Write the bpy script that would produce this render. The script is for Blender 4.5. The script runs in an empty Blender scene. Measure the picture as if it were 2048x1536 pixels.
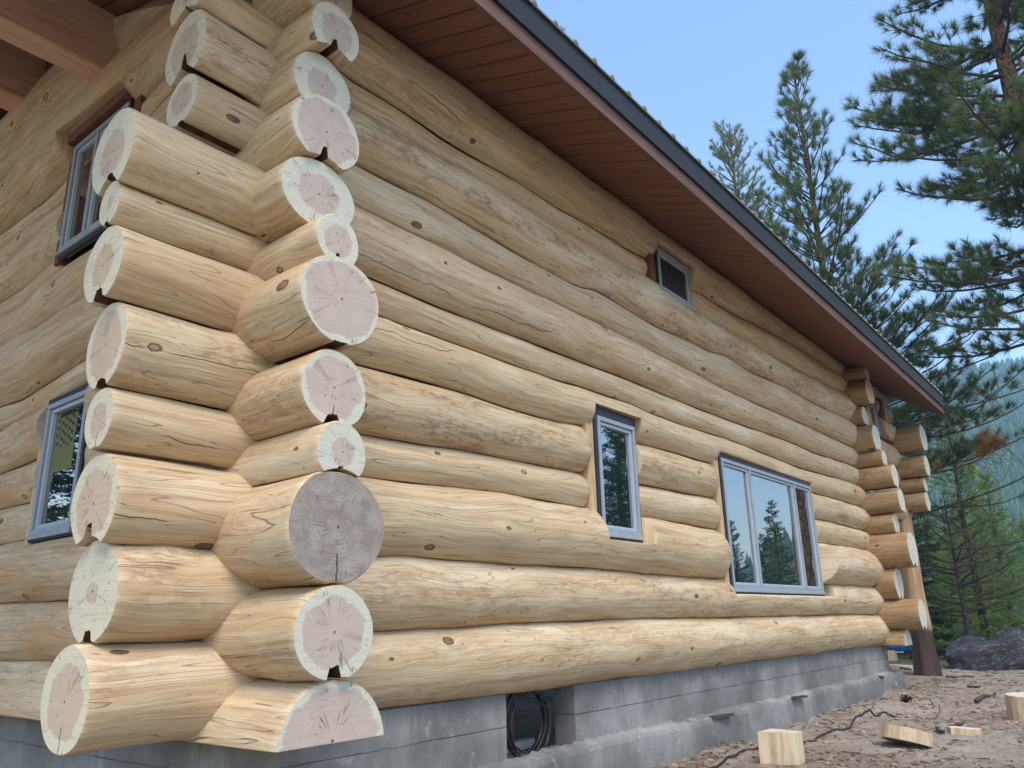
import bpy, bmesh, math, random
import numpy as np
from mathutils import Vector, Matrix
R_ = math.radians
scene = bpy.context.scene
COL = scene.collection
# ------------------------------------------------------------------ camera
RM = ((0.628700949922866, -0.7773109264347356, -0.02286567758145515),
      (0.210616989232461, 0.19850765325862826, -0.9572017527378467),
      (0.7485823932024714, 0.5969777510451502, 0.28851684319383747))
CAM = Vector((-2.83, -4.4, .55))
cd = bpy.data.cameras.new("camera"); cam = bpy.data.objects.new("camera", cd); COL.objects.link(cam)
xa, ya, za = Vector(RM[0]), -Vector(RM[1]), -Vector(RM[2])
cam.matrix_world = Matrix(((xa[0], ya[0], za[0], CAM[0]), (xa[1], ya[1], za[1], CAM[1]), (xa[2], ya[2], za[2], CAM[2]), (0, 0, 0, 1)))
cd.sensor_width = 36; cd.lens = 1576.785 / 2048 * 36; cd.clip_start = .05; cd.clip_end = 4000
scene.camera = cam
# ------------------------------------------------------------------ light
SUN_EL, SUN_AZ = R_(57), R_(231)          # azimuth measured from +X towards +Y
w = bpy.data.worlds.new("World"); scene.world = w; w.use_nodes = True
nt = w.node_tree; nt.nodes.clear()
sky = nt.nodes.new("ShaderNodeTexSky"); sky.sky_type = 'NISHITA'; sky.sun_disc = False
sky.sun_elevation = SUN_EL; sky.sun_rotation = R_(90) - SUN_AZ
sky.altitude = 600; sky.air_density = 1.35; sky.dust_density = 1.3; sky.ozone_density = 2.2
bg = nt.nodes.new("ShaderNodeBackground"); bg.inputs[1].default_value = .15
ow = nt.nodes.new("ShaderNodeOutputWorld")
nt.links.new(sky.outputs[0], bg.inputs[0]); nt.links.new(bg.outputs[0], ow.inputs[0])
sl = bpy.data.lights.new("sun", 'SUN'); sl.energy = 1.5; sl.angle = R_(30); sl.color = (1, .92, .80)
so = bpy.data.objects.new("sun", sl); COL.objects.link(so)
sd = Vector((math.cos(SUN_EL) * math.cos(SUN_AZ), math.cos(SUN_EL) * math.sin(SUN_AZ), math.sin(SUN_EL)))
so.rotation_euler = sd.to_track_quat('Z', 'Y').to_euler(); so.location = (0, 0, 60)
scene.view_settings.view_transform = 'Standard'; scene.view_settings.look = 'None'
scene.view_settings.exposure = 1.15; scene.view_settings.gamma = 1
scene.cycles.max_bounces = 8; scene.cycles.diffuse_bounces = 6

# ------------------------------------------------------------------ helpers
def tag(o, label=None, cat=None, group=None, kind=None):
    if label: o["label"] = label
    if cat: o["category"] = cat
    if group: o["group"] = group
    if kind: o["kind"] = kind
    return o
def empty(name, loc=(0, 0, 0)):
    o = bpy.data.objects.new(name, None); COL.objects.link(o); o.location = loc; o.empty_display_size = .3
    return o
def link(name, me, mats, parent=None):
    o = bpy.data.objects.new(name, me); COL.objects.link(o)
    for m in (mats if isinstance(mats, (list, tuple)) else [mats]): me.materials.append(m)
    if parent: 
        o.parent = parent
        o.matrix_parent_inverse = Matrix.Translation(-parent.location) if parent.type == 'EMPTY' else Matrix.Identity(4)
    return o
class MB:
    """collects quads / tris as ONE mesh"""
    def __init__(s): s.v = []; s.f = []; s.m = []
    def add(s, vs, fs, mi=0):
        n = len(s.v); s.v += [tuple(p) for p in vs]; s.f += [tuple(i + n for i in f) for f in fs]; s.m += [mi] * len(fs)
    def box(s, lo, hi, mi=0, M=None):
        x0, y0, z0 = lo; x1, y1, z1 = hi
        vs = [Vector(p) for p in ((x0, y0, z0), (x1, y0, z0), (x1, y1, z0), (x0, y1, z0), (x0, y0, z1), (x1, y0, z1), (x1, y1, z1), (x0, y1, z1))]
        if M: vs = [M @ p for p in vs]
        s.add(vs, [(0, 3, 2, 1), (4, 5, 6, 7), (0, 1, 5, 4), (1, 2, 6, 5), (2, 3, 7, 6), (3, 0, 4, 7)], mi)
    def tube(s, pts, rad, n=6, mi=0, cap=True):
        pts = [Vector(p) for p in pts]; k = len(pts); vs = []
        a = None
        for i, p in enumerate(pts):
            d = (pts[min(i + 1, k - 1)] - pts[max(i - 1, 0)]).normalized()
            if a is None: a = d.orthogonal().normalized()
            a = (a - d * a.dot(d))
            a = a.normalized() if a.length > 1e-5 else d.orthogonal().normalized()
            b = d.cross(a); r = rad[i] if hasattr(rad, '__len__') else rad
            for j in range(n):
                t = 2 * math.pi * j / n; vs.append(p + (a * math.cos(t) + b * math.sin(t)) * r)
        fs = [(i * n + j, i * n + (j + 1) % n, (i + 1) * n + (j + 1) % n, (i + 1) * n + j) for i in range(k - 1) for j in range(n)]
        if cap: fs += [tuple(range(n - 1, -1, -1)), tuple(range((k - 1) * n, k * n))]
        s.add(vs, fs, mi)
    def build(s, name, mats, parent=None, smooth=False, bevel=0):
        me = bpy.data.meshes.new(name); me.from_pydata(s.v, [], s.f)
        me.polygons.foreach_set("material_index", s.m)
        if smooth: me.polygons.foreach_set("use_smooth", [True] * len(s.f))
        me.update(); o = link(name, me, mats, parent)
        if bevel:
            b = o.modifiers.new("bevel", 'BEVEL'); b.width = bevel; b.segments = 2; b.limit_method = 'ANGLE'
        return o
def npmesh(name, V, F, mats, parent=None, smooth=False):
    """V (n,3), F (m,k) arrays"""
    me = bpy.data.meshes.new(name); V = np.asarray(V, np.float32); F = np.asarray(F, np.int32); m, k = F.shape
    me.vertices.add(len(V)); me.vertices.foreach_set("co", V.ravel())
    me.loops.add(m * k); me.loops.foreach_set("vertex_index", F.ravel())
    me.polygons.add(m); me.polygons.foreach_set("loop_start", np.arange(m, dtype=np.int32) * k)
    me.polygons.foreach_set("use_smooth", np.full(m, smooth)); me.update(calc_edges=True)
    return link(name, me, mats, parent)

# ------------------------------------------------------------------ materials
def mat(name):
    m = bpy.data.materials.new(name); m.use_nodes = True; t = m.node_tree
    return m, t, t.nodes["Principled BSDF"], t.nodes["Material Output"]
class G:
    """short node-graph writer"""
    def __init__(s, t): s.t = t
    def n(s, typ, ins=None, **kw):
        nd = s.t.nodes.new(typ)
        for k, v in kw.items(): setattr(nd, k, v)
        for k, v in (ins or {}).items(): s.put(nd.inputs[k], v)
        return nd
    def put(s, sock, v):
        if hasattr(v, 'is_output') or isinstance(v, bpy.types.NodeSocket): s.t.links.new(v, sock)
        else: sock.default_value = v
    def math(s, op, a, b=0.0, c=0.0, clamp=False):
        nd = s.n("ShaderNodeMath", {0: a, 1: b, 2: c}, operation=op, use_clamp=clamp); return nd.outputs[0]
    def mix(s, f, a, b, mode='MIX'):
        nd = s.t.nodes.new("ShaderNodeMix"); nd.data_type = 'RGBA'; nd.blend_type = mode
        s.put(nd.inputs[0], f); s.put(nd.inputs[6], a); s.put(nd.inputs[7], b); return nd.outputs[2]
    def noise(s, vec, scale, detail=3, rough=.55, dist=0.0, out=0):
        return s.n("ShaderNodeTexNoise", {'Vector': vec, 'Scale': scale, 'Detail': detail, 'Roughness': rough, 'Distortion': dist}).outputs[out]
    def ramp(s, f, stops, interp='LINEAR'):
        nd = s.n("ShaderNodeValToRGB", {0: f}); cr = nd.color_ramp; cr.interpolation = interp
        while len(cr.elements) < len(stops): cr.elements.new(.5)
        for e, (p, c) in zip(cr.elements, stops):
            e.position = p; e.color = c if len(c) == 4 else (*c, 1)
        return nd.outputs[0]
    def sm(s, v, a, b, lo=0.0, hi=1.0):
        return s.n("ShaderNodeMapRange", {'Value': v, 'From Min': a, 'From Max': b, 'To Min': lo, 'To Max': hi}, interpolation_type='SMOOTHSTEP').outputs[0]
    def mapv(s, vec, sc, loc=(0, 0, 0)):
        return s.n("ShaderNodeMapping", {'Vector': vec, 'Scale': sc, 'Location': loc}).outputs[0]
    def bump(s, h, st, dist=.01, nrm=None):
        d = {'Height': h, 'Strength': st, 'Distance': dist}
        if nrm is not None: d['Normal'] = nrm
        return s.n("ShaderNodeBump", d).outputs[0]
W3 = (1, 1, 1, 1)
def c4(r, g, b): return (r, g, b, 1)

def log_material(name="peeled_log_wood", dark=0.0):
    m, t, P, O = mat(name); g = G(t)
    gv = g.n("ShaderNodeAttribute", attribute_name="gv").outputs["Vector"]      # along, around, seed
    fx = g.n("ShaderNodeAttribute", attribute_name="fx").outputs["Vector"]      # brown amount, orange amount, paleness
    sx = g.n("ShaderNodeSeparateXYZ", {0: fx}).outputs
    sep = g.n("ShaderNodeSeparateXYZ", {0: gv}).outputs
    # knots on a stretched cell grid
    kv = g.mapv(gv, (1.15, 2.1, 3.0))
    vo = g.n("ShaderNodeTexVoronoi", {'Vector': kv, 'Scale': 1.0, 'Randomness': .95}, feature='F1')
    kd = vo.outputs["Distance"]; kc = g.n("ShaderNodeSeparateXYZ", {0: vo.outputs["Color"]}).outputs
    has = g.math('GREATER_THAN', kc[0], .58)
    rel = g.n("ShaderNodeVectorMath", {0: kv, 1: vo.outputs["Position"]}, operation='SUBTRACT').outputs[0]
    rs = g.n("ShaderNodeSeparateXYZ", {0: rel}).outputs
    wob = g.noise(gv, 22, 2)
    ex = g.math('MULTIPLY', rs[0], .62); ey = g.math('MULTIPLY', rs[1], .62)
    kdist = g.math('SQRT', g.math('ADD', g.math('MULTIPLY', ex, ex), g.math('MULTIPLY', ey, ey)))
    kdist = g.math('ADD', kdist, g.math('MULTIPLY', g.math('SUBTRACT', wob, .5), .03))
    kr = g.math('MULTIPLY_ADD', g.math('MULTIPLY', kc[1], kc[1]), .030, .010)
    core = g.math('MULTIPLY', g.sm(g.math('SUBTRACT', kdist, kr), .006, -.008), has)
    ring = g.math('MULTIPLY', g.sm(g.math('ABSOLUTE', g.math('SUBTRACT', kdist, kr)), .012, .0), has)
    halo = g.math('MULTIPLY', g.sm(kdist, .2, .03), has)
    # grain coordinates bulge round the knots
    bul = g.math('MULTIPLY', g.math('MULTIPLY', halo, rs[1]), -.22)
    u = sep[0]; v = g.math('ADD', sep[1], bul)
    sway = g.noise(g.mapv(gv, (.55, 1.2, 1)), 1.6, 2)
    v = g.math('ADD', v, g.math('MULTIPLY', g.math('SUBTRACT', sway, .5), .16))
    gc = g.n("ShaderNodeCombineXYZ", {0: u, 1: v, 2: sep[2]}).outputs[0]
    fine = g.noise(g.mapv(gc, (2.2, 95, 1)), 1, 4, .62)
    mid = g.noise(g.mapv(gc, (1.1, 26, 1)), 1, 4, .6)
    big = g.noise(g.mapv(gc, (.8, 3.2, 1)), 1, 4, .6)
    big2 = g.noise(g.mapv(gv, (1.3, 5.0, 1), (3, 9, 4)), 1, 5, .66)
    patch = g.noise(g.mapv(gv, (9, 26, 1), (3, 1, 4)), 1, 5, .72, .6)
    base = g.ramp(mid, [(.28, c4(.39, .25, .13)), (.45, c4(.525, .38, .225)), (.6, c4(.60, .463, .295)), (.8, c4(.665, .55, .385))])
    base = g.mix(g.math('MULTIPLY', g.sm(fine, .55, .36), .42), base, c4(.40, .27, .15))
    base = g.mix(g.math('MULTIPLY', g.sm(big, .5, .72), sx[1]), base, c4(.50, .26, .095))
    brown = g.math('MULTIPLY', g.math('MULTIPLY', g.sm(big2, .44, .6), g.sm(patch, .42, .6)), sx[0])
    base = g.mix(brown, base, c4(.21, .11, .055))
    base = g.mix(g.math('MULTIPLY', g.sm(big, .5, .3), sx[2]), base, c4(.68, .59, .43))
    # long drying checks that follow the grain
    ck = g.noise(g.mapv(gc, (.30, 5.5, 1), (0, 0, 5)), 1, 2.2, .5, .15)
    lines = g.math('ABSOLUTE', g.math('SUBTRACT', g.math('FRACT', g.math('MULTIPLY', ck, 17.0)), .5))
    where = g.noise(g.mapv(gc, (1.3, 10, 1), (7, 2, 5)), 1, 3)
    wid = g.math('MULTIPLY', g.sm(where, .42, .62), .030)
    crack = g.math('MULTIPLY', g.sm(g.math('SUBTRACT', lines, wid), .012, -.012), g.sm(where, .40, .48))
    ck2 = g.noise(g.mapv(gc, (.5, 13, 1), (3, 0, 15)), 1, 2, .5, .2)
    ln2 = g.math('ABSOLUTE', g.math('SUBTRACT', g.math('FRACT', g.math('MULTIPLY', ck2, 15.0)), .5))
    crack2 = g.math('MULTIPLY', g.sm(ln2, .10, .02), g.sm(where, .60, .40))
    base = g.mix(g.math('MULTIPLY', crack2, .34), base, c4(.22, .14, .085))
    base = g.mix(g.math('MULTIPLY', crack, .48), base, c4(.13, .08, .05))
    lv = g.math('ADD', g.math('MULTIPLY', v, 2.3), g.math('MULTIPLY', g.noise(g.mapv(gv, (.9, 0, 1)), 2.0, 4, .6), .35))
    long_ = g.math('MULTIPLY', g.sm(g.math('ABSOLUTE', g.math('SUBTRACT', g.math('FRACT', lv), .5)), .0085, .003), g.sm(g.noise(g.mapv(gv, (.7, 1.1, 1), (9, 9, 2)), 1, 2), .58, .61))
    base = g.mix(g.math('MULTIPLY', long_, .9), base, c4(.06, .035, .022)); crack = g.math('MAXIMUM', crack, long_)
    halo2 = g.math('MULTIPLY', g.sm(kdist, .10, .03), has)
    base = g.mix(g.math('MULTIPLY', halo2, .35), base, c4(.62, .42, .22))
    base = g.mix(g.math('MULTIPLY', core, g.sm(g.noise(gv, 60, 3), .3, .55, .45, .9)), base, g.mix(g.math('GREATER_THAN', kc[2], .45), c4(.36, .22, .13), c4(.12, .065, .04)))
    base = g.mix(g.math('MULTIPLY', ring, .85), base, c4(.07, .04, .028))
    kin = g.math('MULTIPLY', core, g.sm(g.math('SINE', g.math('MULTIPLY', kdist, 620.0)), .2, 1.0)); base = g.mix(g.math('MULTIPLY', kin, .35), base, c4(.05, .03, .02))
    pin = g.n("ShaderNodeTexVoronoi", {'Vector': g.mapv(gv, (3.1, 5.3, 2), (4, 4, 4)), 'Scale': 1.0}, feature='F1')
    pk = g.math('MULTIPLY', g.sm(pin.outputs["Distance"], .045, .02), g.math('GREATER_THAN', g.n("ShaderNodeSeparateXYZ", {0: pin.outputs["Color"]}).outputs[0], .7))
    base = g.mix(pk, base, c4(.10, .055, .035))
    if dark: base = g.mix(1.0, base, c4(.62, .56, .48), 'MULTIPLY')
    g.put(P.inputs["Base Color"], base)
    g.put(P.inputs["Roughness"], g.math('MULTIPLY_ADD', fine, .25, .5)); P.inputs["Specular IOR Level"].default_value = .28
    h = g.math('MULTIPLY', fine, .25); h = g.math('MULTIPLY_ADD', mid, .5, h)
    h = g.math('MULTIPLY_ADD', crack, -1.3, h); h = g.math('MULTIPLY_ADD', halo, .9, h); h = g.math('MULTIPLY_ADD', ring, -.5, h)
    h = g.math('MULTIPLY_ADD', patch, .35, h)
    g.put(P.inputs["Normal"], g.bump(h, .8, .006))
    return m

def end_material():
    m, t, P, O = mat("sawn_log_end"); g = G(t)
    ec = g.n("ShaderNodeAttribute", attribute_name="ec").outputs["Vector"]      # x/r, z/r, heart fraction
    fe = g.n("ShaderNodeAttribute", attribute_name="fe").outputs["Vector"]      # grey darkness, warmth, seed
    e = g.n("ShaderNodeSeparateXYZ", {0: ec}).outputs; f = g.n("ShaderNodeSeparateXYZ", {0: fe}).outputs
    p2 = g.n("ShaderNodeCombineXYZ", {0: e[0], 1: e[1], 2: f[2]}).outputs[0]
    wob = g.noise(p2, 2.1, 3); wob2 = g.noise(p2, 5.5, 3)
    d = g.math('SQRT', g.math('ADD', g.math('MULTIPLY', e[0], e[0]), g.math('MULTIPLY', e[1], e[1])))
    dd = g.math('MULTIPLY_ADD', g.math('SUBTRACT', wob, .5), .38, d)
    dd = g.math('MULTIPLY_ADD', g.math('SUBTRACT', wob2, .5), .09, dd)
    heart = g.sm(g.math('SUBTRACT', dd, e[2]), .022, -.022)
    ringn = g.math('SINE', g.math('MULTIPLY', dd, 88.0)); ringw = g.noise(g.n("ShaderNodeCombineXYZ", {0: g.math('MULTIPLY', dd, 9.0), 1: f[2]}).outputs[0], 2.2, 3)
    saw = g.noise(g.mapv(p2, (1.2, 15, 1)), 1, 3, .6, .5)
    spot = g.noise(p2, 2.6, 4, .6)
    sapc = g.mix(f[1], c4(.545, .53, .43), c4(.66, .58, .42))
    sapc = g.mix(g.math('MULTIPLY', g.sm(spot, .4, .7), .3), sapc, c4(.60, .55, .42))
    hc = g.mix(f[1], c4(.455, .365, .31), c4(.56, .415, .28))
    hc = g.mix(g.math('MULTIPLY', g.sm(spot, .3, .7), .5), hc, c4(.52, .43, .36))
    col = g.mix(heart, sapc, hc)
    col = g.mix(f[0], col, g.mix(g.sm(spot, .3, .7), c4(.24, .20, .17), c4(.36, .315, .27)))
    col = g.mix(g.math('MULTIPLY', g.sm(ringn, .1, 1.0), g.math('MULTIPLY_ADD', f[0], .28, .10)), col, c4(.22, .14, .10))
    col = g.mix(g.math('MULTIPLY', g.sm(ringw, .55, .75), .25), col, c4(.40, .28, .22))
    col = g.mix(g.math('MULTIPLY', g.sm(saw, .50, .68), .27), col, c4(.36, .27, .21))
    ang = g.math('ARCTAN2', e[1], e[0])
    a0 = g.n("ShaderNodeCombineXYZ", {0: g.math('COSINE', ang), 1: g.math('SINE', ang), 2: f[2]}).outputs[0]
    stain = g.math('MULTIPLY', g.math('MULTIPLY', g.sm(g.noise(a0, 1.9, 3, .6), .60, .68), heart), g.sm(d, .05, .3))
    col = g.mix(g.math('MULTIPLY', stain, .35), col, c4(.25, .15, .11))
    av = g.n("ShaderNodeCombineXYZ", {0: g.math('COSINE', ang), 1: g.math('SINE', ang), 2: g.math('MULTIPLY_ADD', d, .12, f[2])}).outputs[0]
    an = g.noise(av, 2.6, 2.5, .6); al = g.math('ABSOLUTE', g.math('SUBTRACT', g.math('FRACT', g.math('MULTIPLY', an, 7.0)), .5))
    wn = g.noise(p2, 2.9, 2)
    wid = g.math('DIVIDE', .032, g.math('MAXIMUM', d, .12))
    shake = g.math('MULTIPLY', g.math('MULTIPLY', g.sm(g.math('DIVIDE', al, wid), 1.0, .35), g.sm(wn, .50, .57)), g.sm(d, .12, .3))
    col = g.mix(g.math('MULTIPLY', shake, .62), col, c4(.10, .06, .045))
    # heart check running down to the groove
    cx = g.math('ADD', e[0], g.math('MULTIPLY', g.math('SUBTRACT', g.noise(p2, 6, 2), .5), .10))
    chk = g.math('MULTIPLY', g.sm(g.math('ABSOLUTE', cx), .022, .008), g.math('MULTIPLY', g.sm(e[1], -.42, -.5), g.sm(g.math('SINE', g.math('MULTIPLY', f[2], 5.0)), -.3, -.2)))
    col = g.mix(chk, col, c4(.06, .035, .03))
    pith = g.sm(d, .035, .02); col = g.mix(pith, col, c4(.13, .07, .05))
    g.put(P.inputs["Base Color"], col); P.inputs["Roughness"].default_value = .78; P.inputs["Specular IOR Level"].default_value = .2
    h = g.math('MULTIPLY', saw, .6); h = g.math('MULTIPLY_ADD', shake, -1.2, h); h = g.math('MULTIPLY_ADD', ringn, .05, h)
    g.put(P.inputs["Normal"], g.bump(h, .5, .004))
    return m

def simple(name, col, rough=.6, spec=.3, metal=0.0, nscale=6, var=.25, bump=0.0, bscale=30, stretch=(1, 1, 1)):
    m, t, P, O = mat(name); g = G(t); tc = g.n("ShaderNodeTexCoord").outputs["Object"]; tc = g.mapv(tc, stretch)
    n = g.noise(tc, nscale, 5, .6); dark = tuple(c * (1 - var) for c in col); lite = tuple(min(1, c * (1 + var)) for c in col)
    g.put(P.inputs["Base Color"], g.ramp(n, [(.3, c4(*dark)), (.7, c4(*lite))]))
    P.inputs["Roughness"].default_value = rough; P.inputs["Specular IOR Level"].default_value = spec; P.inputs["Metallic"].default_value = metal
    if bump: g.put(P.inputs["Normal"], g.bump(g.noise(tc, bscale, 5, .65), bump, .01))
    return m

def soffit_material():
    m, t, P, O = mat("red_cedar_boards"); g = G(t); tc = g.n("ShaderNodeTexCoord").outputs["Object"]
    s = g.n("ShaderNodeSeparateXYZ", {0: tc}).outputs
    b = g.math('DIVIDE', g.math('ADD', s[0], 20.0), .222); fr = g.math('FRACT', b); idn = g.math('FLOOR', b)
    wn = g.n("ShaderNodeTexWhiteNoise", {'W': idn}, noise_dimensions='1D').outputs[0]
    gro = g.sm(g.math('ABSOLUTE', g.math('SUBTRACT', fr, .5)), .455, .488)
    v = g.n("ShaderNodeCombineXYZ", {0: g.math('MULTIPLY', s[0], 34), 1: g.math('MULTIPLY', s[1], 1.6), 2: idn}).outputs[0]
    n = g.noise(v, 1, 4, .6); kv = g.n("ShaderNodeCombineXYZ", {0: g.math('MULTIPLY', s[0], 5), 1: g.math('MULTIPLY', s[1], 2.2), 2: idn}).outputs[0]
    kn = g.n("ShaderNodeTexVoronoi", {'Vector': kv, 'Scale': 1.0}).outputs["Distance"]
    col = g.ramp(n, [(.3, c4(.13, .05, .034)), (.55, c4(.205, .085, .054)), (.75, c4(.27, .12, .078))])
    col = g.mix(g.math('MULTIPLY', wn, .45), col, c4(.17, .06, .04))
    col = g.mix(g.math('MULTIPLY', g.sm(kn, .12, .05), .8), col, c4(.05, .02, .015))
    col = g.mix(gro, col, c4(.02, .008, .006))
    g.put(P.inputs["Base Color"], col); P.inputs["Roughness"].default_value = .5; P.inputs["Specular IOR Level"].default_value = .3
    g.put(P.inputs["Normal"], g.bump(g.math('MULTIPLY_ADD', gro, -1.0, g.math('MULTIPLY', n, .1)), .8, .01))
    return m

def concrete_material(name="cast_concrete", form=True):
    m, t, P, O = mat(name); g = G(t); tc = g.n("ShaderNodeTexCoord").outputs["Object"]
    s = g.n("ShaderNodeSeparateXYZ", {0: tc}).outputs
    a = g.noise(tc, 1.3, 6, .65); b = g.noise(tc, 9, 5, .7); st = g.noise(g.mapv(tc, (9, 9, .8)), 1, 4, .65)
    col = g.ramp(a, [(.32, c4(.12, .118, .11)), (.5, c4(.185, .182, .172)), (.66, c4(.275, .27, .255))])
    col = g.mix(g.math('MULTIPLY', g.sm(st, .5, .66), .28), col, c4(.13, .135, .135))
    col = g.mix(g.math('MULTIPLY', g.sm(b, .58, .75), .55), col, c4(.46, .46, .43))
    col = g.mix(g.math('MULTIPLY', g.sm(b, .36, .26), .5), col, c4(.10, .11, .11))
    h = g.math('MULTIPLY', b, .3)
    damp = g.math('MULTIPLY', g.sm(g.math('ADD', s[2], g.math('MULTIPLY', st, .22)), -.06, .10), .6); col = g.mix(damp, col, c4(.10, .10, .095)) if form else col
    if form:
        wv = g.math('MULTIPLY', g.math('SUBTRACT', g.noise(tc, 1.7, 5), .5), .035)
        zz = g.math('ABSOLUTE', g.math('ADD', g.math('ADD', s[2], .245), wv))
        lx = g.math('ABSOLUTE', g.math('SUBTRACT', g.math('FRACT', g.math('DIVIDE', g.math('ADD', s[0], 1.4), 2.44)), .5))
        ln = g.math('MAXIMUM', g.sm(zz, .007, .002), g.math('MULTIPLY', g.sm(lx, .0016, .0005), g.math('LESS_THAN', s[2], -.25)))
        ln = g.math('MULTIPLY', ln, g.sm(g.noise(tc, 3, 3), .35, .5))
        col = g.mix(g.math('MULTIPLY', ln, .38), col, c4(.08, .08, .08)); h = g.math('MULTIPLY_ADD', ln, -.7, h)
        h = g.math('MULTIPLY_ADD', g.sm(g.math('SUBTRACT', g.math('ADD', s[2], .245), wv), -.004, .004), .5, h)
    pit = g.n("ShaderNodeTexVoronoi", {'Vector': tc, 'Scale': 22.0}).outputs["Distance"]
    ps = g.math('MULTIPLY', g.sm(pit, .12, .06), g.sm(g.noise(tc, 4, 2), .52, .6))
    col = g.mix(g.math('MULTIPLY', ps, .7), col, c4(.06, .06, .06)); h = g.math('MULTIPLY_ADD', ps, -.6, h)
    g.put(P.inputs["Base Color"], col); P.inputs["Roughness"].default_value = .85; P.inputs["Specular IOR Level"].default_value = .25
    g.put(P.inputs["Normal"], g.bump(h, .7, .012))
    return m

def ground_material():
    m, t, P, O = mat("dry_dirt"); g = G(t); tc = g.n("ShaderNodeTexCoord").outputs["Object"]
    a = g.noise(tc, .6, 6, .65); b = g.noise(tc, 5, 6, .7); c = g.noise(tc, 38, 5, .75)
    st = g.noise(g.mapv(tc, (4, 9, 4)), 3, 4, .7, 1.2)
    col = g.ramp(a, [(.3, c4(.16, .122, .092)), (.5, c4(.25, .20, .155)), (.7, c4(.345, .29, .235))])
    col = g.mix(g.math('MULTIPLY', g.sm(b, .45, .62), .5), col, c4(.40, .36, .32))
    col = g.mix(g.math('MULTIPLY', g.sm(c, .52, .68), .55), col, c4(.13, .09, .065))
    col = g.mix(g.math('MULTIPLY', g.sm(st, .55, .68), .5), col, c4(.17, .115, .085))
    # grass and needle litter away from the building site
    s = g.n("ShaderNodeSeparateXYZ", {0: tc}).outputs
    far = g.sm(g.math('ADD', s[0], g.math('MULTIPLY', g.noise(tc, .35, 4), 7.0)), 20.5, 25.0)
    gr = g.ramp(g.noise(tc, 2.5, 5, .7), [(.35, c4(.05, .065, .025)), (.55, c4(.13, .12, .055)), (.7, c4(.22, .18, .09))])
    col = g.mix(far, col, gr)
    g.put(P.inputs["Base Color"], col); P.inputs["Roughness"].default_value = .95; P.inputs["Specular IOR Level"].default_value = .1
    h = g.math('MULTIPLY_ADD', c, .35, b); h = g.math('MULTIPLY_ADD', st, .4, h)
    g.put(P.inputs["Normal"], g.bump(h, 1.0, .035))
    return m

def leaf_material(name, c0, c1, sc=1.5):
    m, t, P, O = mat(name); g = G(t); tc = g.n("ShaderNodeTexCoord").outputs["Object"]
    n = g.noise(tc, sc, 4, .7); n2 = g.noise(tc, sc * 9, 2)
    col = g.ramp(g.math('MULTIPLY_ADD', n2, .3, g.math('MULTIPLY', n, .75)), [(.33, c4(*c0)), (.68, c4(*c1))])
    g.put(P.inputs["Base Color"], col); P.inputs["Roughness"].default_value = .6; P.inputs["Specular IOR Level"].default_value = .35
    tr = g.n("ShaderNodeBsdfTranslucent", {'Color': col}).outputs[0]
    mx = g.n("ShaderNodeMixShader", {0: .5, 1: P.outputs[0], 2: tr}).outputs[0]
    t.links.new(mx, O.inputs[0])
    return m
def bark_material(name, c0, c1):
    m, t, P, O = mat(name); g = G(t); tc = g.n("ShaderNodeTexCoord").outputs["Object"]
    v = g.n("ShaderNodeTexVoronoi", {'Vector': g.mapv(tc, (9, 9, 3)), 'Scale': 1.0}, feature='DISTANCE_TO_EDGE').outputs[0]
    n = g.noise(tc, 7, 5, .7)
    col = g.mix(g.sm(v, .0, .12), c4(.03, .022, .018), g.ramp(n, [(.35, c4(*c0)), (.65, c4(*c1))]))
    g.put(P.inputs["Base Color"], col); P.inputs["Roughness"].default_value = .9; P.inputs["Specular IOR Level"].default_value = .1
    g.put(P.inputs["Normal"], g.bump(v, 1, .03)); return m
def sawn_material(name, base, dark, sc=(3, 40, 40)):
    m, t, P, O = mat(name); g = G(t); tc = g.n("ShaderNodeTexCoord").outputs["Object"]
    n = g.noise(g.mapv(tc, sc), 1, 4, .6, .3); b = g.noise(tc, 2.5, 4)
    col = g.ramp(n, [(.32, c4(*dark)), (.6, c4(*base))]); col = g.mix(g.math('MULTIPLY', g.sm(b, .45, .7), .35), col, c4(*dark))
    g.put(P.inputs["Base Color"], col); P.inputs["Roughness"].default_value = .65; P.inputs["Specular IOR Level"].default_value = .25
    g.put(P.inputs["Normal"], g.bump(n, .5, .004)); return m
def glass_material():
    m, t, P, O = mat("dark_window_glass"); g = G(t)
    P.inputs["Base Color"].default_value = c4(.012, .022, .02); P.inputs["Roughness"].default_value = .015
    P.inputs["IOR"].default_value = 5.0; P.inputs["Specular IOR Level"].default_value = .5
    tc = g.n("ShaderNodeTexCoord").outputs["Object"]
    g.put(P.inputs["Normal"], g.bump(g.noise(tc, 1.2, 1), .05, .02)); return m

M_LOG = log_material(); M_LOGD = log_material('dark_log_wood', 1); M_GROOVE = None; M_END = end_material(); M_SOF = soffit_material(); M_CON = concrete_material(); M_FOOT = concrete_material("rough_footing_concrete", False)  # second log wood is the first tinted evenly darker, for the far stubs
M_DIRT = ground_material(); M_GLASS = glass_material()
M_FRAME = simple("grey_vinyl_frame", (.29, .32, .36), .42, .4, var=.08)
M_SASH = simple("pale_grey_sash", (.38, .42, .47), .4, .4, var=.06)
M_TAPE = simple("black_flashing_tape", (.014, .018, .024), .38, .5, var=.5, nscale=14, bump=.4)
M_BUCK = sawn_material("tan_window_buck", (.62, .42, .24), (.45, .27, .14), (30, 30, 3))
M_REDTRIM = sawn_material("red_brown_trim", (.20, .075, .045), (.11, .04, .028))
M_CREAM = sawn_material("fresh_cut_wood", (.78, .68, .50), (.68, .54, .34))
M_BEAM = sawn_material("reddish_beam_wood", (.70, .46, .29), (.52, .31, .19), (1.6, 26, 26))
M_FASC = sawn_material("red_fascia_board", (.165, .085, .062), (.095, .048, .036), (2, 30, 30))
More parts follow.
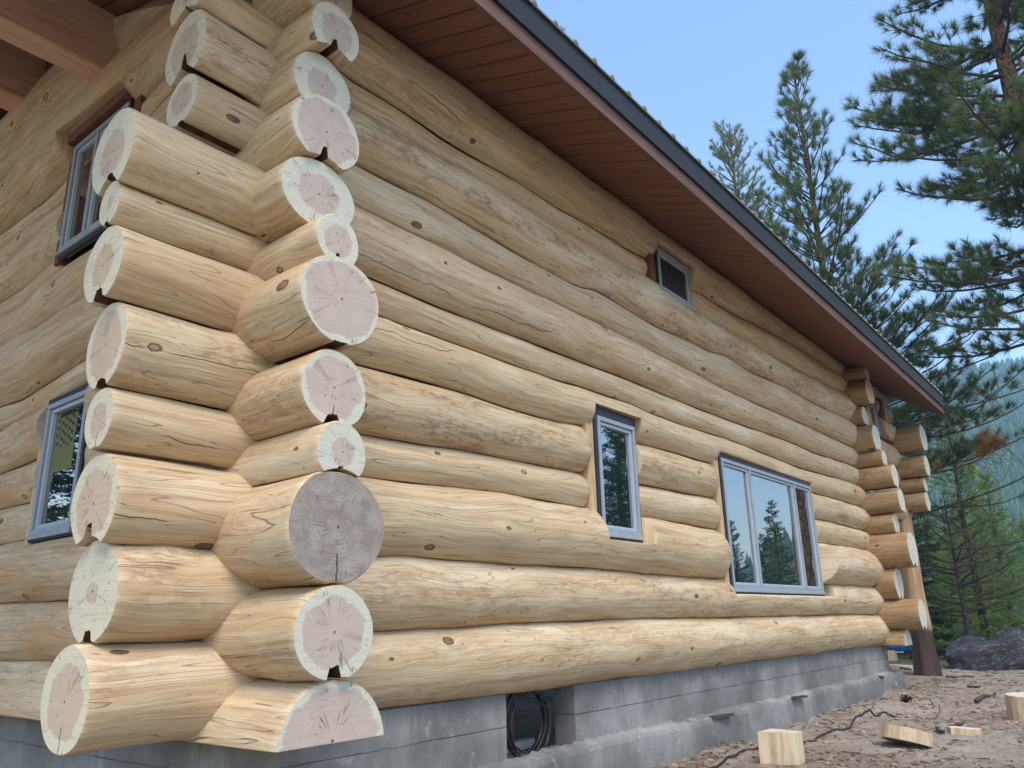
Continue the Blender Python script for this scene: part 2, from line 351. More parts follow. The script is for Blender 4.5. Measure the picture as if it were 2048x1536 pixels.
M_METAL = simple("dark_roof_metal", (.026, .028, .030), .6, .25, .0, var=.15, nscale=2)
M_PEPPER = leaf_material("ponderosa_needles", (.055, .09, .038), (.22, .27, .11), .8)
M_PINE2 = leaf_material("pale_pine_needles", (.11, .16, .08), (.30, .36, .18), .8)
M_FIR = leaf_material("young_conifer_needles", (.07, .12, .035), (.30, .38, .11), .3)
M_FIRD = leaf_material("dark_conifer_needles", (.012, .028, .012), (.04, .075, .03), .6)
M_DEADN = leaf_material("dead_brown_needles", (.20, .09, .03), (.34, .17, .06), 3)
M_BARK = bark_material("orange_pine_bark", (.11, .065, .045), (.26, .15, .10))
M_BARKG = bark_material("grey_pine_bark", (.055, .045, .038), (.13, .11, .095))
M_TWIG = simple("dark_twig", (.075, .062, .052), .85, .1, var=.3)
M_TWIGG = simple("grey_twig", (.16, .14, .125), .85, .1, var=.3)

M_GROOVE = simple('dark_groove_wood', (.085, .045, .028), .9, .1, var=.5, nscale=25, bump=.8)  # dark brown colour given to the faces inside the log grooves
# ------------------------------------------------------------------ terrain
rng = np.random.RandomState(5)
def fbm(x, y, seed=0, octs=((1.0, 1.0),)):
    r = np.random.RandomState(seed); z = 0
    for fq, am in octs:
        for k in range(4):
            a = r.rand() * 6.283; p = r.rand() * 6.283; q = .7 + .6 * r.rand()
            z = z + am * .5 * np.sin((x * math.cos(a) + y * math.sin(a)) * fq * q + p + 1.3 * np.sin((y * math.cos(a) - x * math.sin(a)) * fq * .6 + p * 2))
    return z
def gh(x, y):
    x = np.asarray(x, float); y = np.asarray(y, float)
    z = -.80 + .035 * fbm(x, y, 3, ((.7, 1), (2.2, .5))) + .015 * fbm(x, y, 4, ((5, 1), (12, .7), (27, .4)))
    z = z - .05 * np.clip((6 - x) / 6, 0, 1.5) + .05 * np.clip((x - 9) / 8, 0, 1)
    z = z + .10 * np.exp(-((x - 8.6) / 1.4) ** 2 - ((y + .75) / .45) ** 2)              # mound against the footing
    z = z + .07 * np.exp(-((x - 10.4) / .9) ** 2 - ((y + .8) / .4) ** 2)
    z = z - .055 * np.clip(x - 21, 0, 60) + .25 * fbm(x, y, 8, ((.08, 1),)) * np.clip((x - 19) / 12, 0, 1)
    return z
def grid(xs, ys, zf):
    X, Y = np.meshgrid(xs, ys, indexing='ij'); Z = zf(X, Y); n, m_ = X.shape
    V = np.stack([X.ravel(), Y.ravel(), Z.ravel()], 1); i = np.arange(n * m_).reshape(n, m_)
    F = np.stack([i[:-1, :-1].ravel(), i[1:, :-1].ravel(), i[1:, 1:].ravel(), i[:-1, 1:].ravel()], 1)
    return V, F
xs = np.concatenate([np.linspace(-60, -30, 5), np.linspace(-25, 1.5, 14), np.arange(2, 19, .055), np.linspace(19.1, 34, 50), np.linspace(36, 110, 26), np.linspace(130, 1700, 12)])
ys = np.concatenate([np.linspace(-750, -40, 12), np.linspace(-35, -5, 16), np.arange(-4.6, .3, .055), np.linspace(.5, 16, 34), np.linspace(18, 60, 16), np.linspace(80, 1150, 10)])
V, F = grid(xs, ys, gh)
o = npmesh("ground", V, F, M_DIRT, smooth=True); tag(o, kind="structure")

# hillside across the valley
def hillz(x, y):
    t = np.clip((x - 330) / 950, 0, 1); top = 300 * (1 + .06 * np.sin(y * .0042 + .8) + .03 * np.sin(y * .012))
    base = -6 + top * t ** 1.1 * (1 + .05 * np.sin(x * .01 + y * .006)) - np.clip(x - 1300, 0, 800) * .15
    vm = np.clip((y + 420) / 330, 0, 1); vm = vm * vm * (3 - 2 * vm); base = -6 + (base + 6) * vm
    return base + 8 * fbm(x, y, 11, ((.008, 1), (.025, .4)))
m, t, P, O = mat("forest_floor"); g = G(t); tc = g.n("ShaderNodeTexCoord").outputs["Object"]
g.put(P.inputs["Base Color"], g.ramp(g.noise(tc, .05, 6, .7), [(.35, c4(.03, .045, .02)), (.6, c4(.07, .085, .035)), (.75, c4(.16, .15, .07))])); P.inputs["Roughness"].default_value = 1
M_HILL = m
V, F = grid(np.linspace(300, 1700, 70), np.linspace(-700, 1100, 80), hillz)
o = npmesh("hill", V, F, M_HILL, smooth=True); tag(o, kind="structure")
# ------------------------------------------------------------------ the log cabin
cabin = empty("log_cabin", (0, 0, 0))
tag(cabin, "handcrafted peeled log cabin with red soffit, metal roof and concrete foundation", "house")
SE = {0:[(0.,.01),(14,.0)],
1:[(.92,.5),(1.72,.51),(2.42,.53),(4.26,.54),(7.49,.53),(11.53,.53),(13.07,.52)],
2:[(.88,1.0),(1.19,1.02),(1.72,1.01),(3.61,1.02),(5.06,1.0),(6.87,1.0),(10.55,1.01),(12.89,1.02)],
3:[(.82,1.54),(1.2,1.55),(1.84,1.57),(2.34,1.59),(3.72,1.58),(4.72,1.59),(6.66,1.58),(10.45,1.64),(12.7,1.67)],
4:[(.76,1.87),(1.47,1.89),(1.84,1.91),(2.34,1.92),(3.65,1.94),(4.73,1.96),(6.52,1.99),(10.52,2.05),(12.77,2.05)],
5:[(.7,2.36),(1.18,2.38),(1.93,2.39),(2.44,2.37),(3.24,2.38),(3.67,2.42),(4.74,2.41),(5.56,2.43),(6.61,2.44),(10.51,2.48),(12.52,2.49)],
6:[(.94,2.81),(1.93,2.81),(3.26,2.81),(3.63,2.84),(4.64,2.85),(5.15,2.83),(5.96,2.83),(6.9,2.86),(7.53,2.87),(8.72,2.85),(10.08,2.84),(12.48,2.92)],
7:[(.8,3.11),(1.61,3.1),(3.07,3.12),(4.68,3.15),(5.35,3.14),(6.38,3.15),(7.61,3.17),(8.83,3.2),(9.63,3.22),(10.85,3.21),(12.62,3.28)],
8:[(.69,3.62),(2.11,3.62),(3.55,3.63),(4.74,3.63),(5.43,3.62),(6.48,3.6),(7.27,3.58),(8.18,3.59),(9.48,3.62),(12.56,3.66)],
9:[(.65,4.0),(1.41,4.02),(2.12,3.99),(2.9,3.97),(3.58,3.97),(3.83,3.99),(4.04,4.04),(4.35,4.03),(4.68,4.01),(5.42,3.99),(6.0,4.02),(6.88,4.04),(7.4,4.1),(7.94,4.06),(9.1,4.1),(9.65,4.13),(10.88,4.13),(12.55,4.18)],
10:[(.57,4.48),(.98,4.49),(1.95,4.52),(2.93,4.53),(3.87,4.54),(4.86,4.56),(5.25,4.57),(6.51,4.54),(7.72,4.54),(8.44,4.57),(10.1,4.59),(11.41,4.64),(12.79,4.71)],
11:[(.56,4.75),(1.05,4.77),(1.6,4.75),(2.13,4.77),(2.52,4.8),(3.4,4.8),(3.9,4.83),(4.78,4.84),(5.26,4.88),(6.55,4.87),(7.81,4.9),(8.55,4.96),(10.25,5.06),(12.72,5.12)],
12:[(.6,5.35),(4.22,5.38),(7.7,5.4),(13.27,5.46)]}
# sawn ends along the near corner: reach e, centre height, half width, half height
LF = {1:(.956,.229,.275,.261),2:(.885,.751,.29,.267),3:(.941,1.216,.28,.262),4:(.972,1.673,.17,.18),5:(.986,2.096,.245,.26),6:(1.059,2.572,.243,.24),7:(1.068,2.964,.137,.146),8:(1.092,3.30,.27,.285),9:(.714,3.873,.2,.187),10:(.729,4.269,.265,.28),11:(.76,4.64,.21,.19)}
SF = {2:(.899,.515,.275,.245),3:(.894,1.072,.335,.312),4:(.90,1.489,.181,.185),5:(.807,1.885,.25,.236),6:(.837,2.443,.305,.284),7:(.779,2.859,.17,.18),8:(.561,3.272,.30,.25),9:(.605,3.732,.281,.271),10:(.529,4.132,.246,.246),11:(.65,4.513,.212,.23),12:(.5,4.98,.26,.24)}
ZC = [0,.26,.75,1.28,1.71,2.13,2.60,2.96,3.36,3.81,4.25,4.62,5.05]
LS = {0:[(2,0)],1:[(2.2,.33)],2:[(2.2,.78),(3.5,.8)],3:[(2.2,1.3)],4:[(2.2,1.68),(3.0,1.64),(3.8,1.65)],5:[(2.2,2.06),(3.05,2.02),(4,2.0)],6:[(2.2,2.56),(3.06,2.5),(4,2.44)],
7:[(2.4,2.81),(3.1,2.76),(3.75,2.7),(4.3,2.73)],8:[(2.6,3.37),(3.1,3.34),(4.5,3.32)],9:[(2.6,3.86),(3.3,3.82),(3.9,3.75),(4.7,3.75)],10:[(2.4,4.17),(3.3,4.09),(4.1,4.0),(4.8,4.0)],
11:[(2.4,4.57),(3.4,4.52),(4.3,4.44),(5,4.44)],12:[(2.4,4.85),(3.4,4.75),(5.1,4.73)],13:[(1.2,5.22),(3.3,5.0),(4.0,4.95),(5.2,4.97)],14:[(1.2,5.84),(2.0,5.81),(2.8,5.72),(3.7,5.69),(4.7,5.57),(5.4,5.52)],15:[(1,6.75),(8,6.62)]}

def circ(ctrl):
    """control rows (s, ch, zc, rh, rz) -> interpolator"""
    a = np.array(sorted(ctrl), float)
    return lambda s: [np.interp(s, a[:, 0], a[:, i]) for i in (1, 2, 3, 4)]
def wall_ctrl(face, lo, hi, xs_):
    rows = []
    for x in xs_:
        zb = np.interp(x, *zip(*lo)); zt = np.interp(x, *zip(*hi)); r = (zt - zb) / 2 / .9
        rows.append((x, 0, (zb + zt) / 2, r, r))
    return rows
lp, sp = {}, {}
for k in range(1, 13):
    rows = wall_ctrl(None, SE[k - 1], SE[k], np.arange(.6, 17.2, .2))
    if k in LF:
        e, zc, rh, rz = LF[k]; rows += [(-e, 0, zc, rh, rz), (-.2, 0, zc, rh, rz)]
    lp[k] = circ(rows)
for k in range(2, 17):
    rows = []
    if k in LS:
        lo, hi = LS[k - 1], LS[k]
        rows = wall_ctrl(None, lo, hi, np.arange(2.2 if k < 13 else 1.2, 13, .2))
    if k == 12: rows = wall_ctrl(None, LS[11], LS[12], np.arange(2.4, 13, .2))
    if k <= 12:
        zb, zt = ZC[k - 1], ZC[k]; r = (zt - zb) / 2 / .9; rows.append((.45, 0, (zb + zt) / 2, r, r))
    if k in SF:
        e, zc, rh, rz = SF[k]; rows += [(-e, 0, zc, rh, rz), (-.15, 0, zc, rh, rz)]
    if k == 15: rows = [(0, 0, 6.18, .34, .50), (13, 0, 6.12, .34, .52)]
    if k == 16: continue
    sp[k] = circ(rows)
sp[1] = circ([(-1, .05, -.03, .36, .30), (-.2, .05, -.03, .36, .31), (2.2, 0, 0., .30, .37), (14, 0, 0., .3, .37)])

TH = np.concatenate([np.linspace(-math.pi / 2 + .42, 3 * math.pi / 2 - .42, 72), np.linspace(3 * math.pi / 2 - .38, 3 * math.pi / 2 + .38, 25)])
def make_log(axis, at, prof, s0, s1, seed, lower=None, e0='face', e1='none', heart=.6, grey=0., warm=.5, fx=(.3, .3, .3), notch=.5,
             clips=(), step=.11, parent=None, fine_to=.7, label=None, zmaxf=None, flat0=None, gap=0, wood=None):
    r_ = np.random.RandomState(seed)
    S = list(np.arange(s0, s1, step)) + [s1]
    if e0 == 'round': S += [s0 + d for d in (.012, .03, .055, .085)]
    if e0 == 'face': S += [s0 + .011, s0 + .05]
    if e1 == 'round': S += [s1 - d for d in (.012, .03, .055, .085)]
    if e1 == 'face': S += [s1 - .011]
    for (a, b, kind, val) in clips:
        if kind == 'bev' and a > 0: S += list(np.arange(a, a + .36, .012))
        if kind in ('top', 'bot'): S += [a - .002, a + .002, b - .002, b + .002]
    S = np.array(sorted(set(round(float(s), 4) for s in S if s0 - 1e-6 <= s <= s1 + 1e-6)))
    ch, zc, rh, rz = prof(S)
    th = TH[None, :]; c, s_ = np.cos(th), np.sin(th); Sg = S[:, None]
    ro = 1 / np.sqrt((c / rh[:, None]) ** 2 + (s_ / rz[:, None]) ** 2); rb = ro.copy()
    ph = r_.rand(12) * 6.28
    bump = .012 * np.sin(Sg * 1.9 + ph[0] + 2 * th) + .010 * np.sin(Sg * 4.1 + ph[1] - th) + .008 * np.sin(Sg * 7.7 + ph[2] + 3 * th) + .006 * np.sin(3 * th + ph[3]) + .007 * np.sin(5 * th + ph[5] + Sg * .6) + .011 * np.sin(2 * th + ph[4])
    for _ in range(int((s1 - s0) / 1.1) + 1):          # swellings at branch collars
        a, b = r_.uniform(s0, s1), r_.uniform(0, 6.28); dth = (th - b + math.pi) % (2 * math.pi) - math.pi
        bump = bump + r_.uniform(.02, .075) * np.exp(-((Sg - a) / .10) ** 2 - (dth / .32) ** 2)
    rr = ro * (1 + bump)
    if lower is not None:
        lc, lz, lrh, lrz = lower(S)
        dx = (ch - lc)[:, None]; dz = (zc - lz)[:, None]; a = (c / lrh[:, None]) ** 2 + (s_ / lrz[:, None]) ** 2
        b = 2 * (dx * c / lrh[:, None] ** 2 + dz * s_ / lrz[:, None] ** 2); k = (dx / lrh[:, None]) ** 2 + (dz / lrz[:, None]) ** 2 - 1
        D = b * b - 4 * a * k; t1 = np.where(D > 0, (-b - np.sqrt(np.maximum(D, 0))) / (2 * a), 9); t1 = np.where(t1 > 0.02, t1, 9)
        rr = np.minimum(rr, t1 - .013 - gap * np.clip((-.22 - Sg) / .1, 0, 1))
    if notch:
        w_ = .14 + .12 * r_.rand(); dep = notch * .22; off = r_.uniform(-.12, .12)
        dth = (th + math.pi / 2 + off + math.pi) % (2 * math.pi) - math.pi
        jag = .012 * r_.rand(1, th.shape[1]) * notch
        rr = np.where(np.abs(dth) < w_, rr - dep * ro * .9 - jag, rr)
    env = np.ones_like(S)
    for e, sgn, se in ((e0, 1, s0), (e1, -1, s1)):
        d = (S - se) * sgn
        if e == 'round': env = env * np.where(d < .13, np.sqrt(np.clip(1 - (1 - d / .13) ** 2 * .34, 0, 1)), 1)
        if e == 'face': env = env * np.where(d < .005, 1 - .008 / rh, 1)
    rr = rr * env[:, None]
    H = ch[:, None] + rr * c; Z = zc[:, None] + rr * s_
    bevm = None
    for (a, b, kind, val) in clips:
        inr = (Sg > a - 1e-4) & (Sg < b + 1e-4)
        if kind == 'top': Z = np.where(inr & (Z > val), val, Z)
        if kind == 'bot': Z = np.where(inr & (Z < val), val, Z)
        if kind == 'bev':                                # sawn slant at a window jamb (outer side only)
            lim = -(val + (Sg - a) * .75); H = np.where(inr & (H < lim), lim, H)
    if flat0 is not None: Z = np.maximum(Z, flat0)
    if zmaxf is not None: Z = np.minimum(Z, zmaxf(Sg))
    n, m_ = H.shape
    sgn = 1
    if axis == 'L': V = np.stack([np.broadcast_to(Sg, H.shape), H + at, Z], 2)
    else: V = np.stack([H + at, np.broadcast_to(Sg, H.shape), Z], 2)
    V = V.reshape(-1, 3); idx = np.arange(n * m_).reshape(n, m_)
    q = np.stack([idx[:-1, :], idx[1:, :], np.roll(idx, -1, 1)[1:, :], np.roll(idx, -1, 1)[:-1, :]], 2).reshape(-1, 4)
    if axis == 'L': q = q[:, ::-1]
    mi_ = np.zeros(len(q))
    if bevm is not None: mi_ = np.where((bevm[:-1] & bevm[1:] & np.roll(bevm, -1, 1)[:-1] & np.roll(bevm, -1, 1)[1:]).reshape(-1), 1, 0)
    if notch:
        mm = (np.abs((TH + math.pi / 2 + off + math.pi) % (2 * math.pi) - math.pi) < w_ + .02); both = mm & np.roll(mm, -1)
        mi_ = np.where(np.tile(both, n - 1), 2, mi_)
    # caps
    capv, capf = [], []
    base = len(V)
    for row, end in ((0, 0), (n - 1, 1)):
        cen = (S[row], at + ch[row], zc[row]) if axis == 'L' else (at + ch[row], S[row], zc[row])
        ci = base + len(capv) ; ring = V[idx[row]]; zmid = zc[row]
        if flat0 is not None: cen = (cen[0], cen[1], max(zc[row], flat0) + .06)
        capv.append(cen); ri = list(range(ci + 1, ci + 1 + m_)); capv += [tuple(p) for p in ring]
        for j in range(m_):
            a, b = ri[j], ri[(j + 1) % m_]
            flip = (end == 0) ^ (axis == 'L')
            capf.append((ci, b, a) if not flip else (ci, a, b))
    me = bpy.data.meshes.new("log"); Vall = np.concatenate([V, np.array(capv)])
    nv = len(Vall); me.vertices.add(nv); me.vertices.foreach_set("co", Vall.astype(np.float32).ravel())
    nq, nc = len(q), len(capf); me.loops.add(nq * 4 + nc * 3)
    me.loops.foreach_set("vertex_index", np.concatenate([q.ravel(), np.array(capf).ravel()]).astype(np.int32))
    me.polygons.add(nq + nc); me.polygons.foreach_set("loop_start", np.concatenate([np.arange(nq) * 4, nq * 4 + np.arange(nc) * 3]).astype(np.int32))
    me.polygons.foreach_set("use_smooth", np.concatenate([np.ones(nq, bool), np.zeros(nc, bool)]))
    me.polygons.foreach_set("material_index", np.concatenate([mi_, np.ones(nc)]).astype(np.int32))
    me.update(calc_edges=True)
    # attributes
    ang = ((TH - math.pi - .001 + 2 * math.pi) % (2 * math.pi)) ; ang = np.where(ang > math.pi, ang - 2 * math.pi, ang)  # 0 on the outer side
    rm = float(np.mean(rh)); gv = np.zeros((nv, 3), np.float32)
    gv[:n * m_, 0] = np.repeat(S, m_) + r_.rand() * 50; gv[:n * m_, 1] = np.tile(ang * rm, n) + r_.rand() * 50; gv[:, 2] = r_.rand() * 90
    # capped vertices
    ec = np.zeros((nv, 3), np.float32); hcol = Vall[:, 1] - at if axis == 'L' else Vall[:, 0] - at
    sc = Vall[:, 0] if axis == 'L' else Vall[:, 1]; a1, a2, a3, a4 = prof(sc)
    ec[:, 0] = (hcol - a1 - r_.uniform(-.03, .03) * rm) / a3; ec[:, 1] = (Vall[:, 2] - a2 - r_.uniform(-.05, .05) * rm) / a4; ec[:, 2] = heart
    fe = np.zeros((nv, 3), np.float32); fe[:] = (grey, warm, seed * 1.37 % 50)
    ff = np.zeros((nv, 3), np.float32); ff[:] = fx
    for nm, arr in (("gv", gv), ("ec", ec), ("fe", fe), ("fx", ff)):
        me.attributes.new(nm, 'FLOAT_VECTOR', 'POINT').data.foreach_set("vector", arr.ravel())
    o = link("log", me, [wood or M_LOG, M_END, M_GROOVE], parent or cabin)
    if label: o["label"] = label
    return o

rs = random.Random(3)
def rfx(brown=None):
    return (rs.uniform(.15, .8) if brown is None else brown * .75, rs.uniform(.15, .55), rs.uniform(.15, .7))
LH = {1:(.68,0,.95),2:(.2,0,.8),3:(.72,0,1),4:(.55,0,.8),5:(.74,0,1),6:(.52,0,1),7:(.3,0,.7),8:(.55,0,.75),9:(.62,0,.7),10:(.66,.0,.5),11:(.2,0,.6)}
SHh = {1:(.86,.0,.2),2:(.74,0,.15),3:(1.1,1,.2),4:(.45,0,.1),5:(.80,0,.2),6:(.87,0,.15),7:(.62,0,.1),8:(.55,0,.1),9:(.86,0,.15),10:(.5,0,.2),11:(.62,0,.3),12:(.5,0,.2)}
LBR = {1:.45,2:.6,3:.12,4:.1,5:.85,6:.15,7:.3,8:.35,9:.2,10:.95,11:.2,12:.4}
NW = (3.76, 4.62, 1.285, 2.66)       # narrow window opening
BW = (6.70, 10.2, .80, 2.60)         # wide window opening
TW = (5.36, 6.38, 4.40, 5.09)        # little upper window
GW = (14.15, 15.35, 4.1, 5.0)        # window beyond the far corner
NOT = {1:0,2:.8,3:1.2,4:.0,5:.5,6:.9,7:.5,8:.35,9:.3,10:1.6,11:.3}
for k in range(1, 13):
    low = lp[k - 1] if k > 1 else None
    hh = LH.get(k, (.5, 0, .6)); kw = dict(heart=hh[0], grey=hh[1], warm=hh[2], parent=cabin)
    s0 = -LF[k][0] if k in LF else -.12; e0 = 'face'
    far = 16.5 + (.25 if k < 10 else 0) if k >= 6 else 13.25
    cuts = []
    if k in (4, 5): cuts = [NW[:2], BW[:2]]
    if k == 3: cuts = [BW[:2]]
    if k == 11: cuts = [TW[:2], GW[:2]]
    clips = []
    if k == 3: clips = [(NW[0] - .02, NW[1] + .03, 'top', NW[2])]
    if k == 6: clips = [(NW[0] - .02, NW[1] + .02, 'bot', NW[3]), (BW[0] - .02, BW[1] + .02, 'bot', BW[3])]
    if k == 2: clips = [(BW[0] - .02, BW[1] + .35, 'top', BW[2])]
    if k == 12: clips = [(TW[0], TW[1], 'bot', TW[3])]
    if k == 10: clips = [(TW[0], TW[1], 'top', TW[2]), (GW[0], GW[1], 'top', 4.15)]
    a = s0; segs = []
    for c0, c1 in cuts:
        segs.append((a, c0 - .09)); a = c1 - .03
    segs.append((a, far))
    for i, (a, b) in enumerate(segs):
        cl = list(clips)
        if i > 0 and k == 3: cl.append((a if a > 9 else -9, a + .5, 'bev', .10))
        make_log('L', 0, lp[k], a, b, 100 + k * 7 + i, low, 'face', 'round' if i < len(segs) - 1 else 'face', clips=cl,
                 fx=rfx(LBR[k]), notch=NOT.get(k, .3) if i == 0 and a < 0 else 0, step=.09, zmaxf=(lambda s: 5.5), gap={10: .055, 4: .016, 11: .012}.get(k, 0), **kw)
SN = {1:0,2:1.1,3:0,4:.3,5:.8,6:.15,7:.8,8:.5,9:1.2,10:.2,11:1.2,12:.3}
WL = (2.02, 2.84, 1.25, 2.48); WU = (2.0, 3.16, 3.90, 5.17)
def roofz(y): return 5.33 + .333 * (y + .1) - .03
for k in range(1, 16):
    low = sp[k - 1] if k > 1 else None
    s0 = -SF[k][0] if k in SF else (-.85 if k == 1 else (.2 if k == 13 else (.3 if k == 14 else 1.3)))
    hh = SHh.get(k, (.5, 0, .4)); segs = [(s0, 12.0)]
    clips = []; rr_ = 'face'
    if k in (4, 5, 6): segs = [(s0, WL[0] - .05), (WL[1] + .06, 12)]
    if k in (10, 11, 12, 13): segs = [(s0, WU[0] - .05), (WU[1] + .06, 12)]
    if k == 3: clips = [(WL[0], WL[1], 'top', 1.25)]
    if k == 7: clips = [(WL[0], WL[1], 'bot', 2.5)]
    if k == 9: clips = [(WU[0], WU[1], 'top', 3.9)]
    if k == 14: clips = [(WU[0] - .02, WU[1] + .06, 'bot', 5.262)]
    for i, (a, b) in enumerate(segs):
        make_log('S', 0, sp[k], a, b, 300 + k * 5 + i, low, 'face', 'face', heart=hh[0], grey=hh[1], warm=hh[2], parent=cabin, clips=clips,
                 fx=(rs.uniform(.1, .45), rs.uniform(.3, .75), rs.uniform(.2, .6)), notch=SN.get(k, 0) if i == 0 else 0, step=.1 if i == 0 else .14,
                 zmaxf=roofz if k >= 12 else None, flat0=-.035 if k == 1 else None)
FT = {1:(.55,.0,.26,.26),2:(.861,.51,.28,.273),3:(.55,1.055,.295,.291),4:(.876,1.646,.34,.324),5:(.669,2.131,.205,.196),6:(.823,2.553,.23,.217),7:(.781,3.022,.235,.222),8:(.645,3.382,.18,.164),9:(.563,3.793,.275,.267),10:(.413,4.263,.2,.19),11:(.575,4.727,.28,.265),12:(.575,5.12,.165,.16)}
pr = None
for k in range(1, 13):
    e, zc, rh, rz = FT[k]; p = circ([(-2, 0, zc, rh, rz), (3, 0, zc, rh, rz)])
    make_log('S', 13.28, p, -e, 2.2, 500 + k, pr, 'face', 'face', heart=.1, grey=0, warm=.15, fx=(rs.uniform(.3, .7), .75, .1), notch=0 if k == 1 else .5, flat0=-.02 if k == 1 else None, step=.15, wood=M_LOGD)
    pr = p
pr = None
for k, (e, zc, rh, rz) in enumerate([(.65, 2.86, .215, .21), (.66, 3.235, .165, .16), (.76, 3.64, .25, .24), (.79, 4.27, .33, .30)]):
    p = circ([(-2, 0, zc, rh, rz), (3, 0, zc, rh, rz)])
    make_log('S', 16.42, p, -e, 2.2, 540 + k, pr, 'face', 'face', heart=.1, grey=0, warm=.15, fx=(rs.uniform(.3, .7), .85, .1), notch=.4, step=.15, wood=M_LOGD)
    pr = p

# foundation
mb = MB()
yf, th_ = -.13, .24
def rough_strip(mb, x0, x1, y0, y1, z0, z1, n):
    pass
mb.box((-.13, -.13, -1.0), (2.36, .11, .0)); mb.box((3.31, -.13, -1.0), (13.42, .11, .0))
mb.box((-.128, .112, -1.0), (.11, 12.0, .0)); mb.box((13.18, .112, -1.0), (13.42, 4, .0))
mb.box((2.362, -.128, -1.0), (3.308, .11, -.50))
fo = mb.build("foundation", M_CON, cabin, bevel=.012)
def ledge(x0, x1, axis, name="footing"):
    """rough cast ledge at the foot of the wall"""
    n = int((x1 - x0) / .05); X = np.linspace(x0, x1, n); r = np.random.RandomState(8)
    prof = [(-.10, -.47), (-.16, -.475), (-.215, -.485), (-.25, -.50), (-.262, -.54), (-.265, -.7), (-.265, -1.0)]
    V = []
    for x in X:
        wv = .018 * math.sin(x * 1.3) + .012 * math.sin(x * 3.7 + 1)
        for i, (h, z) in enumerate(prof):
            j = r.normal(0, .006, 2) if i < 3 else r.normal(0, .0012, 2)
            hh = h - (wv if i > 1 else 0) + j[0]; zz = z + j[1] * 1.3 + (.010 * math.sin(x * 2.1) + .006 * math.sin(x * 9.3) if i < 5 else 0)
            V.append((x, hh, zz) if axis == 'L' else (hh, x, zz))
    k = len(prof); idx = np.arange(n * k).reshape(n, k)
    F = np.stack([idx[:-1, :-1].ravel(), idx[:-1, 1:].ravel(), idx[1:, 1:].ravel(), idx[1:, :-1].ravel()], 1)
    if axis == 'S': F = F[:, ::-1]
    return npmesh(name, V, F, M_FOOT, cabin, False)
ledge(-.3, 13.75, 'L'); ledge(-.3, 12, 'S')
# splintered form boards left on the ledge
r = random.Random(4)
for (x, L_, lb_) in ((5.9, .42, "largest weathered board scrap on the footing ledge, nearest the cable gap"), (8.3, .35, "grey board scrap on the footing ledge below the right half of the wide window"), (12.3, .26, "smallest board scrap on the ledge near the far corner")):
    mb = MB(); M = Matrix.Translation((x, -.27 + r.uniform(-.02, .02), -.50)) @ Matrix.Rotation(r.uniform(-.12, .12), 4, 'Z') @ Matrix.Rotation(r.uniform(-.05, .12), 4, 'Y')
    mb.box((-L_ / 2, -.035, -.012), (L_ / 2, .03, .016), 0, M); b_ = mb.build("form_board", simple("weathered_board", (.07, .065, .06), .9, .1, var=.4, nscale=20, stretch=(1, 6, 6)) if x == 5.9 else bpy.data.materials["weathered_board"], None)
    tag(b_, lb_, "board", "grey form boards left on the footing")
# roof
mb = MB()
X0, X1 = -3.7, 16.62
def rl(z0, z1, x): return z0 + (z1 - z0) * (x - 0) / 16.6
lines = [(-1.215, 5.01, 4.80), (-.1, 5.35, 5.46), (6, 7.38, 7.5), (13.2, 4.98, 4.98)]
def strip(dz, xs2, ycol=lines):
    return [[Vector((x, y, rl(a, b, x) + dz)) for (y, a, b) in ycol] for x in xs2]
gr_ = strip(0, (X0, X1)); top = strip(.17, (X0, X1))
XS_ = [X0 + (X1 - X0) * i / 60 for i in range(61)]; YS_ = [-1.215, -.95, -.65, -.38, -.1, 1, 2, 3, 4, 5, 6, 9.6, 13.2]
def sofz(x, y): return float(np.interp(y, [l[0] for l in lines], [rl(l[1], l[2], x) for l in lines]))
mb.add([(x, y, sofz(x, y)) for x in XS_ for y in YS_], [(i * 13 + j, (i + 1) * 13 + j, (i + 1) * 13 + j + 1, i * 13 + j + 1) for i in range(60) for j in range(12)])
mb.build("soffit", M_SOF, cabin)
mb = MB()
for i in range(3):
    mb.add([top[0][i], top[1][i], top[1][i + 1], top[0][i + 1]], [(3, 2, 1, 0)])
# standing ribs run up the slope
x = X0 + .05
while x < X1:
    for i in range(0, 2):
        a = Vector((x, lines[i][0] - (.05 if i == 0 else 0), rl(lines[i][1], lines[i][2], x) + .435 - (0.255 if i else 0.0)));
    x += .3
rf = None
mbr = MB()
def slopez(x, y, dz):
    ys_ = [l[0] for l in lines]; zs_ = [rl(l[1], l[2], x) for l in lines]; return float(np.interp(y, ys_, zs_)) + dz
Y0 = -1.30
def zr(x, y):  # roof sheet level
    z0 = rl(5.42, 5.22, x); return z0 + .38 * (y - Y0)
for x0_, x1_ in ((X0 - .02, X1 + .04),):
    mbr.add([(x0_, Y0, zr(x0_, Y0)), (x1_, Y0, zr(x1_, Y0)), (x1_, 6, zr(x1_, 6)), (x0_, 6, zr(x0_, 6))], [(0, 1, 2, 3)])
    mbr.add([(x0_, Y0, zr(x0_, Y0) - .02), (x1_, Y0, zr(x1_, Y0) - .02), (x1_, 6, zr(x1_, 6) - .02), (x0_, 6, zr(x0_, 6) - .02)], [(3, 2, 1, 0)])
    mbr.add([(x0_, Y0, zr(x0_, Y0) - .02), (x1_, Y0, zr(x1_, Y0) - .02), (x1_, Y0, zr(x1_, Y0)), (x0_, Y0, zr(x0_, Y0))], [(0, 1, 2, 3)])
    mbr.add([(x0_, 6, zr(x0_, 6)), (x1_, 6, zr(x1_, 6)), (x1_, 13.3, zr(x1_, 6) - 2.7), (x0_, 13.3, zr(x0_, 6) - 2.7)], [(0, 1, 2, 3)])
x = X0 + .08
